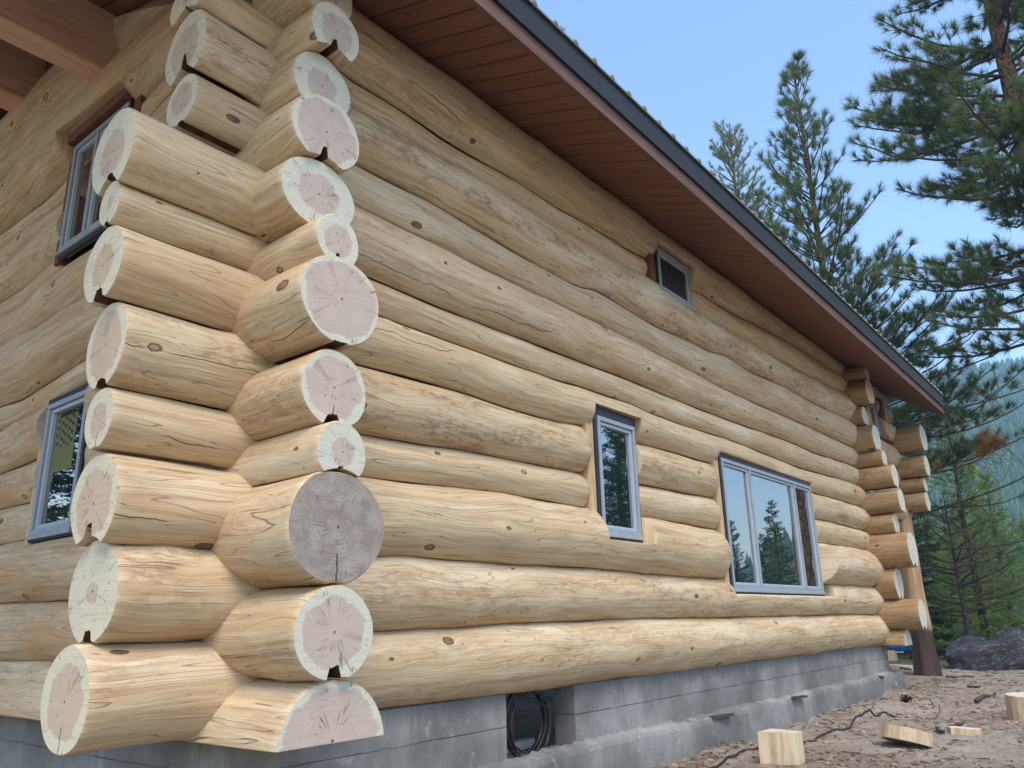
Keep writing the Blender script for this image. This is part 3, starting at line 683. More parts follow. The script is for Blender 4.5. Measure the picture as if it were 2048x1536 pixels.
while x < X1:
    a = [(x - .035, 0), (x - .014, .036), (x + .014, .036), (x + .035, 0)]
    vs = [(p, Y0 - .004, zr(p, Y0) + q) for p, q in a] + [(p, 6, zr(p, 6) + q) for p, q in a]
    mbr.add(vs, [(0, 1, 2, 3), (0, 4, 5, 1), (1, 5, 6, 2), (2, 6, 7, 3)]); x += .3
mbr.build("roof", simple("tan_ribbed_roofing", (.20, .19, .15), .5, .4, .3, var=.15), cabin)
# fascia: red board then dark metal strip
mb = MB(); mb2 = MB(); mb3 = MB()
N = 12
for i in range(N):
    a, b = X0 + (X1 - X0) * i / N, X0 + (X1 - X0) * (i + 1) / N
    def sec(x, y0, y1, z0, z1): zb = rl(5.01, 4.80, x); return [(x, y0, zb + z0), (x, y1, zb + z0), (x, y1, zb + z1), (x, y0, zb + z1)]
    for m_, (y0, y1, z0, z1) in ((mb, (-1.245, -1.205, -.015, .135)), (mb2, (-1.275, -1.205, .1352, .395 + .0))):
        va, vb = sec(a, y0, y1, z0, z1), sec(b, y0, y1, z0, z1)
        m_.add(va + vb, [(0, 4, 5, 1), (1, 5, 6, 2), (2, 6, 7, 3), (3, 7, 4, 0)] + ([(0, 1, 2, 3)] if i == 0 else []) + ([(7, 6, 5, 4)] if i == N - 1 else []))
mb.build("fascia_board", M_FASC, cabin); mb2.build("fascia_flashing", M_METAL, cabin)
for xe, s_ in ((X1, 1), (X0, -1)):       # rake boards
    mb = MB()
    for (ya, za_, zb_), (yb, zc_, zd_) in zip(lines[:2], lines[1:3]):
        z1_, z2_ = rl(za_, zb_, xe), rl(zc_, zd_, xe); xo = xe + s_ * .045
        xi, xo = sorted((xe - s_ * .0, xo))
        mb.add([(xi, ya, z1_ - .01), (xo, ya, z1_ - .01), (xo, ya, z1_ + .38), (xi, ya, z1_ + .38), (xi, yb, z2_ - .01), (xo, yb, z2_ - .01), (xo, yb, z2_ + .38), (xi, yb, z2_ + .38)],
               [(0, 1, 2, 3), (7, 6, 5, 4), (0, 4, 5, 1), (1, 5, 6, 2), (2, 6, 7, 3), (3, 7, 4, 0)])
    mb.build("rake_board", M_FASC, cabin)
# porch beams and purlins carried by the gable wall
for (y0, y1, z0, z1) in ((2.31, 2.60, 5.53, 6.16), (4.45, 4.80, 6.24, 6.9), (6.4, 6.75, 6.6, 7.25)):
    mb = MB(); mb.box((X0 + .05, y0, z0), (-.18, y1, z1)); mb.build("porch_beam", M_BEAM, cabin, bevel=.012)
# porch post beyond the far corner
mb = MB(); n = 26; pz = np.linspace(-.95, 2.75, n); rp = random.Random(2); vs = []
for i, z in enumerate(pz):
    r0 = .20 + .085 * math.exp(-(z + .9) / 1.0) + .006 * math.sin(z * 5)
    for j in range(28):
        a = 2 * math.pi * j / 28; r1 = r0 * (1 + .03 * math.sin(3 * a + z) + .02 * math.sin(7 * a + 2 * z)); vs.append((16.45 + r1 * math.cos(a), -.06 + r1 * math.sin(a), z))
mb.add(vs, [(i * 28 + j, i * 28 + (j + 1) % 28, (i + 1) * 28 + (j + 1) % 28, (i + 1) * 28 + j) for i in range(n - 1) for j in range(28)])
m, t, P, O = mat("stained_post_wood"); g = G(t); tc = g.n("ShaderNodeTexCoord").outputs["Object"]; s = g.n("ShaderNodeSeparateXYZ", {0: tc}).outputs
gn = g.noise(g.mapv(tc, (14, 14, 1.2)), 1, 4, .6); wood = g.ramp(gn, [(.3, c4(.27, .15, .075)), (.55, c4(.40, .25, .135)), (.75, c4(.50, .36, .21))])
edge = g.sm(g.math('ADD', s[2], g.math('MULTIPLY', g.noise(tc, 2.2, 4), .9)), 1.02, .62)
wood = g.mix(edge, wood, g.ramp(gn, [(.3, c4(.020, .012, .010)), (.7, c4(.062, .027, .021))]))
g.put(P.inputs["Base Color"], wood); P.inputs["Roughness"].default_value = .6; g.put(P.inputs["Normal"], g.bump(gn, .6, .01))
mb.build("porch_post", m, cabin, smooth=True)

# windows -----------------------------------------------------------------
def window(plane, s0, s1, z0, z1, out, splits, tape=(.05, .05, .05, .05), sticker=False, buckm=None, label=None, screen=False, head=None, sill=0):
    """out = distance of the frame face in front of the wall axis. splits = fractions of the mullions"""
    def pt(a, h, z): return (a, -h, z) if plane == 'L' else (-h, a, z)
    def bx(mb, a0, a1, h0, h1, zz0, zz1):
        p, q = pt(a0, h0, zz0), pt(a1, h1, zz1); mb.box([min(u, v) for u, v in zip(p, q)], [max(u, v) for u, v in zip(p, q)])
    w0, w1, v0, v1 = s0 + tape[0], s1 - tape[1], z0 + tape[2], z1 - tape[3]; fw = .045
    mb = MB()
    bx(mb, w0, w1, out - .10, out, v0, v0 + fw * 1.5); bx(mb, w0, w1, out - .10, out, v1 - fw, v1)
    bx(mb, w0, w0 + fw, out - .10, out, v0 + fw * 1.5 + .001, v1 - fw - .001); bx(mb, w1 - fw, w1, out - .10, out, v0 + fw * 1.5 + .001, v1 - fw - .001)
    cuts = [w0 + fw] + [w0 + (w1 - w0) * f for f in splits] + [w1 - fw]
    for c in cuts[1:-1]: bx(mb, c - .028, c + .028, out - .10, out - .004, v0 + fw * 1.5 + .001, v1 - fw - .001)
    bx(mb, w0 - .012, w1 + .012, out - .02, out + .014, v0 - .012, v0 + .022)
    win = mb.build("window", M_FRAME, cabin, bevel=.004)
    if label: win["label"] = label
    # sash and panes
    for i in range(len(cuts) - 1):
        a, b = cuts[i] + (.028 if i else 0) + .003, cuts[i + 1] - (.028 if i < len(cuts) - 2 else 0) - .003; zz0, zz1 = v0 + fw * 1.5 + .004, v1 - fw - .004; sw = .034
        m2 = MB(); bx(m2, a, b, out - .075, out - .022, zz0, zz0 + sw); bx(m2, a, b, out - .075, out - .022, zz1 - sw, zz1)
        bx(m2, a, a + sw, out - .075, out - .022, zz0 + sw + .001, zz1 - sw - .001); bx(m2, b - sw, b, out - .075, out - .022, zz0 + sw + .001, zz1 - sw - .001)
        m2.build("sash", M_SASH, win, bevel=.004)
        m3 = MB(); bx(m3, a + sw - .002, b - sw + .002, out - .062, out - .05, zz0 + sw - .002, zz1 - sw + .002); m3.build("pane", M_SCREEN if screen else M_GLASS, win)
        if sticker and i == 0:
            m4 = MB(); sa = a + sw + .16; sb = b - sw - .06; bx(m4, sa, sb, out - .0495, out - .0475, zz1 - .56, zz1 - .09)
            m4.build("sticker", M_STICK, win)
    # black flashing tape around the frame
    m5 = MB(); o5 = out - .012
    for (a0, a1, c0, c1) in ((s0, w0, z0, z1), (w1, s1, z0, z1), (w0 + .0005, w1 - .0005, z0, v0 - .013), (w0 + .0005, w1 - .0005, v1 + .001, z1)):
        if a1 - a0 > .004 and c1 - c0 > .004: bx(m5, a0, a1, out - .045, o5, c0, c1)
    m5.build("flashing_tape", M_TAPE, win, bevel=.003)
    if head:
        m7 = MB(); bx(m7, s0 + .02, s1, out - .16, out - .02, z1 + .001, z1 + head); m7.build("head_flashing", M_REDCLOTH, win)
    # buck the logs were cut back to
    g_ = .125
    for (a0, a1, c0, c1) in ((s0 - g_, s0 - .001, z0 - .0, z1 + .0), (s1 + .001, s1 + g_, z0, z1))[:1 if plane == 'L' else 2]:
        m6 = MB(); bx(m6, a0, a1, .0, out - .035, c0, c1); m6.build("buck", buckm or M_BUCK, win)
    m7 = MB(); bx(m7, s0 + .002, s1 - .002, -.1, out - .14, z0 + .002, z1 - .002); m7.build("liner", M_TAPE, win)
    if sill: m8 = MB(); bx(m8, s0 - .03, s1 + sill, out - .2, out + .055, z0 - .045, z0 - .002); m8.build("sill", M_CREAM, win, bevel=.006)
    return win
m, t, P, O = mat("insect_screen"); P.inputs["Base Color"].default_value = c4(.012, .013, .02); P.inputs["Roughness"].default_value = .55; M_SCREEN = m
M_REDCLOTH = simple("red_brown_membrane", (.22, .05, .04), .6, .3, var=.4, nscale=20)
m, t, P, O = mat("yellow_sticker"); g = G(t); tc = g.n("ShaderNodeTexCoord").outputs["Object"]; s = g.n("ShaderNodeSeparateXYZ", {0: tc}).outputs
wv = g.n("ShaderNodeTexWave", {'Vector': g.mapv(tc, (1, 9, 1)), 'Scale': 1.0, 'Distortion': 0.0}, wave_type='BANDS', bands_direction='Y').outputs[1]
zz = g.math('ADD', g.math('MULTIPLY', s[2], 15.0), g.math('MULTIPLY', g.math('SINE', g.math('MULTIPLY', s[1], 46.0)), .35))
sq = g.math('MULTIPLY', g.sm(g.math('SINE', g.math('MULTIPLY', zz, 6.2832)), .25, .45), g.math('MULTIPLY', g.math('GREATER_THAN', s[2], 2.03), g.sm(g.math('ABSOLUTE', g.math('SINE', g.math('MULTIPLY', s[1], 23.0))), .12, .3)))
g.put(P.inputs["Base Color"], g.mix(sq, c4(.15, .14, .03), c4(.02, .025, .012))); P.inputs["Roughness"].default_value = .25; M_STICK = m
window('L', NW[0] + .02, NW[1] - .02, 1.295, 2.655, .20, [], (.05, .03, .05, .10), sill=.08, label="narrow single-pane window with black flashing tape")
window('L', BW[0] + .03, BW[1] - .04, .815, 2.585, .20, [.27, .78], (.045, .03, .04, .05), head=.03, sill=.16, label="wide three-pane window reflecting trees and sky")
window('L', TW[0] + .03, TW[1] - .02, 4.415, 5.085, .22, [], (.04, .03, .03, .03), buckm=M_REDTRIM, screen=True, label="small square window under the soffit")
window('L', GW[0] + .02, GW[1] - .02, 4.2, 4.98, .18, [.5], buckm=M_REDTRIM, label="window beyond the far corner")
window('S', WL[0], WL[1], 1.26, 2.48, .215, [], (.03, .03, .03, .05), sticker=True, label="lower side window with a yellow sticker")
window('S', WU[0], WU[1], 3.91, 5.16, .215, [.56], (.03, .03, .05, .03), buckm=M_REDTRIM, label="upper side window under a red-brown lintel")
mb = MB(); mb.box((-.262, 1.98, 5.163), (-.1, 3.2, 5.26)); mb.build("lintel", M_REDTRIM, cabin, bevel=.006)
mb = MB(); mb.box((15.36, -.25, 4.15), (15.5, -.1, 5.1)); mb.box((15.56, -.25, 4.15), (15.62, -.1, 5.1)); mb.box((14.1, -.30, 4.12), (15.9, -.1, 4.16)); mb.build("window_trim", M_REDTRIM, cabin)

# ------------------------------------------------------------------ things round the foundation
def at(px, py, z):
    """point of the photograph's ground plane: viewing ray met with height z"""
    d = Vector(((px - 1024) / 1576.785, (py - 768) / 1576.785, 1)); r = Vector((sum(RM[i][0] * d[i] for i in range(3)), sum(RM[i][1] * d[i] for i in range(3)), sum(RM[i][2] * d[i] for i in range(3))))
    k = (z - CAM[2]) / r[2]; p = CAM + r * k; return p
def ground_at(px, py):
    p = at(px, py, -.8)
    for _ in range(6): p = at(px, py, float(gh(p[0], p[1])))
    return p
M_CABLE = simple("black_cable", (.012, .012, .014), .42, .5, var=.2)
mb = MB(); rc = random.Random(6)
ctr = Vector((2.76, -.03, -.235))
for i in range(6):
    r0 = .265 + rc.uniform(-.05, .03); off = Vector((rc.uniform(-.06, .04), rc.uniform(-.06, .06), rc.uniform(-.04, .02))); ph = rc.uniform(0, 6)
    pts = [ctr + off + Vector((r0 * math.cos(a) * (1 + .05 * math.sin(2 * a + ph)), .03 * math.sin(a + ph), r0 * math.sin(a) * (1 + .06 * math.cos(3 * a + ph)))) for a in [2 * math.pi * j / 40 + .5 for j in range(41)]]
    mb.tube(pts, .0085, 7)
mb.tube([(2.42, -.02, -.12), (2.6, -.02, -.03), (2.86, -.12, -.03), (2.98, .05, -.08), (3.08, .2, -.1)], .008, 7)
mb.tube([(2.50, -.0, .0), (2.75, -.02, -.05), (3.0, -.05, -.16), (3.04, -.02, -.34), (2.9, .05, -.47)], .008, 7)
o = mb.build("cable_coil", M_CABLE, None, smooth=True); tag(o, "coil of black cable hanging in the gap in the concrete foundation", "cable")
mb = MB(); mb.box((2.37, .32, -.42), (2.93, .62, -.07)); o = mb.build("utility_box", simple("dark_blue_plastic", (.022, .05, .075), .4, .5, var=.2), None, bevel=.02); tag(o, "dark blue box standing inside the foundation gap behind the cable coil", "box")
mb = MB(); mb.box((2.2, .64, -.9), (3.4, .68, .0)); o = mb.build("backing_board", sawn_material("brown_board", (.30, .19, .12), (.16, .10, .07), (30, 30, 3)), cabin)
mb = MB(); M = Matrix.Translation((2.75, .19, -.47)) @ Matrix.Rotation(.1, 4, 'Z'); mb.box((-.4, -.05, -.03), (.36, .05, .04), 0, M)
o = mb.build("plank", simple("grey_plank", (.20, .20, .21), .8, .2, var=.3, nscale=10, stretch=(1, 8, 8)), None, bevel=.004); tag(o, "pale grey plank lying on the floor of the foundation gap", "plank")

M_CUT = sawn_material("fresh_offcut_wood", (.58, .46, .31), (.36, .26, .16), (14, 14, 2))
M_CUTTOP = sawn_material("sawn_offcut_face", (.66, .57, .45), (.46, .38, .28), (4, 22, 4))
def prism(name, poly, h, loc, rot=(0, 0, 0), label="", cat="wood block", group=None, bev=.006, taper=1.0):
    mb = MB(); n = len(poly); vs = [(x, y, 0) for x, y in poly] + [(x * taper, y * taper, h) for x, y in poly]
    mb.add(vs, [(i, (i + 1) % n, n + (i + 1) % n, n + i) for i in range(n)], 0); mb.add(vs, [tuple(range(n - 1, -1, -1)), tuple(range(n, 2 * n))], 1)
    o = mb.build(name, [M_CUT, M_CUTTOP], None, bevel=bev); o.location = loc; o.rotation_euler = rot; return tag(o, label, cat, group)
yaw = math.atan2(RM[2][1], RM[2][0])
def arc(r, a0, a1, n): return [(r * math.cos(a0 + (a1 - a0) * i / n), r * math.sin(a0 + (a1 - a0) * i / n)) for i in range(n + 1)]
p = ground_at(1585, 1530)
prism("wood_block", [(-.225, -.02), (.085, -.10), (.15, -.075), (.20, -.03), (.225, .03), (-.01, .24)], .30, (p[0] + .02, p[1] + .1, p[2] - .02), (.0, .02, yaw - math.pi / 2 + .02), "upright wedge-shaped log offcut, the largest block at the bottom of the photo", group="log offcuts scattered on the dirt")
p = ground_at(1832, 1492)
prism("wood_slab", arc(.26, math.pi * 1.08, math.pi * 1.92, 12) + arc(.34, math.pi * .35, math.pi * .65, 4), .13, (p[0], p[1] + .1, p[2] + .03), (-.16, .22, yaw - math.pi / 2 - .25), "tilted half-moon slab of pale wood between two smaller offcuts", group="log offcuts scattered on the dirt")
p = ground_at(1940, 1472)
prism("wood_slab", [(-.17, -.05), (.15, -.08), (.18, .02), (-.06, .09), (-.17, .05)], .075, (p[0], p[1] + .05, p[2] + .01), (.05, .06, yaw - math.pi / 2 - .1), "small flat offcut with a reddish side lying right of the half-moon slab", group="log offcuts scattered on the dirt")
p = ground_at(2062, 1436)
prism("wood_block", arc(.26, 0, 6.28 * 17 / 18, 17), .30, (p[0], p[1], p[2] - .02), (.03, -.04, 0), "round log block cut off by the right edge of the photo", group="log offcuts scattered on the dirt", taper=.97)
p = ground_at(1812, 1338)
prism("wood_slab", arc(.34, 0, 6.28 * 11 / 12, 11), .09, (p[0] + .1, p[1] + .2, p[2] - .01), (.04, .02, .3), "flat round slab lying left of the foot of the porch post", group="log offcuts scattered on the dirt")
p = ground_at(1783, 1322)
prism("wood_block", [(-.3, -.12), (.26, -.16), (.3, .1), (-.24, .16)], .30, (p[0], p[1], p[2] - .02), (0, .1, .2), "orange-brown wood block far back behind the corner of the foundation", group="log offcuts scattered on the dirt")
# lumpy natural things
def lump(name, loc, size, seed, m_, label, cat, group=None, sub=3, rough=.25, sharp=1.0):
    bm = bmesh.new(); bmesh.ops.create_icosphere(bm, subdivisions=sub, radius=1); r = np.random.RandomState(seed)
    P = np.array([v.co[:] for v in bm.verts]); d = np.zeros(len(P))
    for k in range(14):
        a = r.normal(size=3); a /= np.linalg.norm(a); h = P @ a; c_ = r.uniform(.45, .85); d -= np.maximum(h - c_, 0) * sharp
    for k in range(18):
        a = r.normal(size=3) * r.uniform(1, 7); d += rough * .16 / (1 + .35 * np.linalg.norm(a)) * np.sin(P @ a + r.rand() * 6)
    for k in range(12):
        a = r.normal(size=3) * r.uniform(7, 18); d += rough * .022 * np.sin(P @ a + r.rand() * 6)
    for v, dd, p_ in zip(bm.verts, d, P): v.co = Vector(p_ * (1 + dd)) * 1.0; v.co = Vector((v.co.x * size[0], v.co.y * size[1], v.co.z * size[2]))
    me = bpy.data.meshes.new(name); bm.to_mesh(me); bm.free(); o = link(name, me, m_); o.location = loc
    if sub > 3: me.polygons.foreach_set("use_smooth", [False] * len(me.polygons))
    return tag(o, label, cat, group)
m, t, P, O = mat("dark_boulder_rock"); g = G(t); tc = g.n("ShaderNodeTexCoord").outputs["Object"]
a = g.noise(tc, 2.4, 6, .7); b = g.noise(g.mapv(tc, (1, 1, 2.5)), 9, 6, .75, .8)
col = g.ramp(a, [(.3, c4(.010, .011, .013)), (.55, c4(.035, .036, .04)), (.72, c4(.13, .13, .14))]); col = g.mix(g.math('MULTIPLY', g.sm(b, .52, .66), .6), col, c4(.30, .30, .32))
g.put(P.inputs["Base Color"], col); P.inputs["Roughness"].default_value = .8; g.put(P.inputs["Normal"], g.bump(b, 1, .06)); M_ROCK = m
p = ground_at(1985, 1345)
o = lump("boulder", (p[0] + 1.3, p[1] + .10, p[2] + .10), (1.70, 1.3, 1.32), 21, M_ROCK, "big dark jagged boulder at the edge of the trees right of the porch post", "boulder", sub=5, rough=.10, sharp=1.0); o.rotation_euler = (.0, .0, yaw - 1.57)
for v_ in o.data.vertices: x_ = v_.co.x; v_.co.z = v_.co.z * (1.25 - .95 * min(1, abs(x_ - .15) / 1.5)) if v_.co.z > 0 else v_.co.z

M_STONE = simple("grey_stone", (.22, .22, .21), .85, .2, var=.35, nscale=9, bump=.6)
M_CONE = simple("dark_pine_cone", (.05, .025, .016), .8, .2, var=.5, nscale=20, bump=1)
for i, (px, py, s, lab) in enumerate([(1886, 1466, .12, "grey rock beside the half-moon slab"), (1496, 1462, .05, "small dark stone above the wedge-shaped block"), (1870, 1372, .05, "small stone near the middle of the dirt yard"), (1878, 1393, .06, "little grey stone beside the thin wire"), (1720, 1400, .07, "dirt-covered stone by the footing ledge"), (1560, 1432, .05, "stone lying at the foot of the footing")]):
    q = ground_at(px, py); lump("stone", (q[0], q[1], q[2] + s * .25), (s * 1.3, s, s * .7), 40 + i, M_STONE, lab, "stone", "loose stones in the yard", sub=3)
q = ground_at(1813, 1408)
bm_ = MB(); r = random.Random(9)
for k in range(110):
    z = r.uniform(0, 1); a = k * 2.4; rad = .052 * math.sin(math.pi * (.12 + .8 * z)) + .004; c_ = Vector((math.cos(a) * rad, math.sin(a) * rad, .012 + z * .11)); d = Vector((math.cos(a), math.sin(a), .45)) * .024; s_ = Vector((-math.sin(a), math.cos(a), 0)) * .012
    bm_.add([c_ - s_, c_ + s_, c_ + d + s_ * .6, c_ + d - s_ * .6, c_ + d + Vector((0, 0, -.008))], [(0, 1, 2, 3), (0, 3, 4), (1, 4, 2)])
bm_.tube([(0, 0, 0), (0, 0, .06), (0, 0, .12)], [.025, .045, .01], 8)
o = bm_.build("pine_cone", M_CONE, None); o.location = q; tag(o, "dark brown pine cone lying alone on the bare dirt", "pine cone"); o.scale = (1.15, 1.15, 1.05)
# cables and sticks on the dirt
def ground_line(name, pxs, rad, m_, label, cat, lift=.008, n=6, loops=None):
    pts = [ground_at(*q) for q in pxs]; out = []
    for i in range(len(pts) - 1):
        for k in range(6):
            t = k / 6; p0 = pts[max(i - 1, 0)]; p1, p2 = pts[i], pts[i + 1]; p3 = pts[min(i + 2, len(pts) - 1)]
            q = .5 * ((2 * p1) + (p2 - p0) * t + (2 * p0 - 5 * p1 + 4 * p2 - p3) * t * t + (3 * p1 - p0 - 3 * p2 + p3) * t ** 3)
            out.append(Vector((q[0], q[1], float(gh(q[0], q[1])) + lift)))
    mb = MB(); mb.tube(out, rad, n); o = mb.build(name, m_, None, smooth=True); return tag(o, label, cat)
ground_line("power_cable", [(1400, 1560), (1448, 1527), (1480, 1507), (1535, 1495), (1600, 1488), (1650, 1472), (1690, 1461), (1706, 1445), (1712, 1434), (1738, 1428), (1752, 1431), (1770, 1431), (1792, 1437)], .012, M_CABLE, "black power cable snaking across the dirt behind the wedge-shaped block", "cable", .012)
ground_line("thin_wire", [(1822, 1390), (1838, 1397), (1855, 1403), (1868, 1412), (1880, 1418), (1872, 1428), (1848, 1437)], .005, M_TWIG, "thin brown wire curling on the dirt near the pine cone", "wire")
ground_line("garden_hose", [(1779, 1346), (1788, 1350), (1793, 1358), (1795, 1372), (1794, 1384)], .011, simple("pale_hose", (.40, .38, .30), .6, .3), "short pale hose bent over the corner of the footing", "hose", .10)
def stick(pa, pb, r0, label, m_=M_TWIGG, lift=.015, name="stick"):
    a, b = ground_at(*pa), ground_at(*pb); mb = MB(); n = 7; rr = random.Random(int(pa[0])); pts = []
    for i in range(n): t = i / (n - 1); q = a.lerp(b, t); pts.append((q[0] + rr.uniform(-.015, .015), q[1] + rr.uniform(-.015, .015), float(gh(q[0], q[1])) + lift + rr.uniform(0, .015)))
    mb.tube(pts, [r0 * (1 - .5 * i / n) for i in range(n)], 6); o = mb.build(name, m_, None, smooth=True); return tag(o, label, "stick", "sticks lying on the dirt")
stick((1893, 1354), (1950, 1356), .03, "long pale stick lying in front of the boulder")
stick((1925, 1330), (1975, 1341), .02, "thin stick lying at the foot of the boulder")
stick((1935, 1375), (1962, 1377), .03, "short brown stick on the right side of the yard", M_TWIG)
stick((1953, 1405), (1990, 1396), .035, "dark broken stick above the small flat offcut", M_TWIG, .03)
stick((1780, 1336), (1824, 1343), .03, "dark branch lying in front of the round slab by the post", M_TWIG, .03)
stick((1898, 1452), (1930, 1449), .025, "dark stick behind the small flat offcut", M_TWIG, .02)
# flatbed trailer far behind the post
tr = empty("flatbed_trailer", (32, 5.0, -1.35)); tag(tr, "dark blue flatbed trailer standing far back behind the porch post", "trailer")
M_BLUE = simple("blue_paint", (.02, .06, .22), .4, .4, var=.2); M_BLK = simple("black_rubber", (.015, .015, .017), .8, .2)
mb = MB(); mb.box((29.5, 3.6, -.80), (33.5, 5.8, -.66)); mb.build("deck", M_BLUE, tr, bevel=.01)
mb = MB(); mb.box((29.45, 3.55, -.85), (29.5, 5.85, -.81)); mb.build("deck_edge", simple("white_strip", (.6, .65, .7), .5, .3), tr)
for yy in (4.75, 5.6): mb = MB(); mb.box((29.5, yy, -.655), (29.62, yy + .22, .2)); mb.build("stake", M_BLUE, tr, bevel=.01)
for xx in (31, 32.0):
    for yy in (3.5, 5.9):
        mb = MB(); mb.tube([(xx, yy - .1, -1.05), (xx, yy + .1, -1.05)], .33, 18); wh = mb.build("wheel", M_BLK, tr, bevel=.02)

# litter: needles, bark chips, pebbles
r = np.random.RandomState(12); N = 10500
X = 2.2 + 20 * r.rand(N) ** 1.6; Y = -.32 - 4.6 * r.rand(N) ** 1.25
keep = Y > -.2 - (X + 3) * .33; X, Y = X[keep], Y[keep]; clus = np.sin(X * 2.3 + 1.7 * np.sin(Y * 3)) * np.sin(Y * 2.9 + X); k = clus > -.6 + r.rand(len(X)) * .8; X, Y = X[k], Y[k]; N = len(X)
L = .02 + .07 * r.rand(N) ** 2; Wd = np.where(r.rand(N) < .6, .0025 + .003 * r.rand(N), .008 + .02 * r.rand(N)); a = r.rand(N) * 6.28; Z = gh(X, Y) + .004
dx, dy = np.cos(a) * L, np.sin(a) * L; wx, wy = -np.sin(a) * Wd, np.cos(a) * Wd; hz = .004 + .012 * r.rand(N)
V = np.stack([np.stack([X - dx + wx * 0, Y - dy, Z], 1), np.stack([X + wx, Y + wy, Z], 1), np.stack([X + dx, Y + dy, Z + hz * .5], 1), np.stack([X - wx, Y - wy, Z], 1), np.stack([X, Y, Z + hz], 1)], 1).reshape(-1, 3)
b = np.arange(N)[:, None] * 5; F = np.concatenate([b + [0, 3, 4], b + [3, 2, 4], b + [2, 1, 4], b + [1, 0, 4]], 0)
m, t, P, O = mat("litter"); g = G(t); tc = g.n("ShaderNodeTexCoord").outputs["Object"]
g.put(P.inputs["Base Color"], g.ramp(g.n("ShaderNodeTexWhiteNoise", {0: g.n("ShaderNodeVectorMath", {0: tc, 1: (22, 22, 0)}, operation='MULTIPLY').outputs[0]}).outputs[0] if False else g.noise(tc, 9, 2), [(.35, c4(.05, .03, .02)), (.5, c4(.14, .09, .06)), (.6, c4(.26, .20, .14)), (.72, c4(.5, .42, .3))]))
P.inputs["Roughness"].default_value = .9
o = npmesh("ground_litter", V, F, m); tag(o, kind="stuff")

r = np.random.RandomState(33); N = 420
X = 3 + 17 * r.rand(N) ** 1.3; Y = -.40 - 4.2 * r.rand(N); S_ = .008 + .03 * r.rand(N) ** 3; Z = gh(X, Y) + S_ * .2
oc = np.array([(1, 0, 0), (0, 1, 0), (-1, 0, 0), (0, -1, 0), (.6, .6, .7), (-.6, .5, .75), (-.5, -.6, .7), (.6, -.5, .72), (0, 0, -.6)])
V = (np.stack([X, Y, Z], 1)[:, None, :] + oc[None] * S_[:, None, None] * (.7 + .6 * r.rand(N, 9, 1)) * np.array([1.2, 1, .7])).reshape(-1, 3); b = np.arange(N)[:, None] * 9
F = np.concatenate([b + t_ for t_ in ([0, 1, 4], [1, 2, 5], [2, 3, 6], [3, 0, 7], [1, 5, 4], [2, 6, 5], [3, 7, 6], [0, 4, 7], [4, 5, 6], [4, 6, 7], [1, 0, 8], [2, 1, 8], [3, 2, 8], [0, 3, 8])], 0)
o = npmesh("pebbles", V, F, M_STONE); tag(o, kind="stuff")

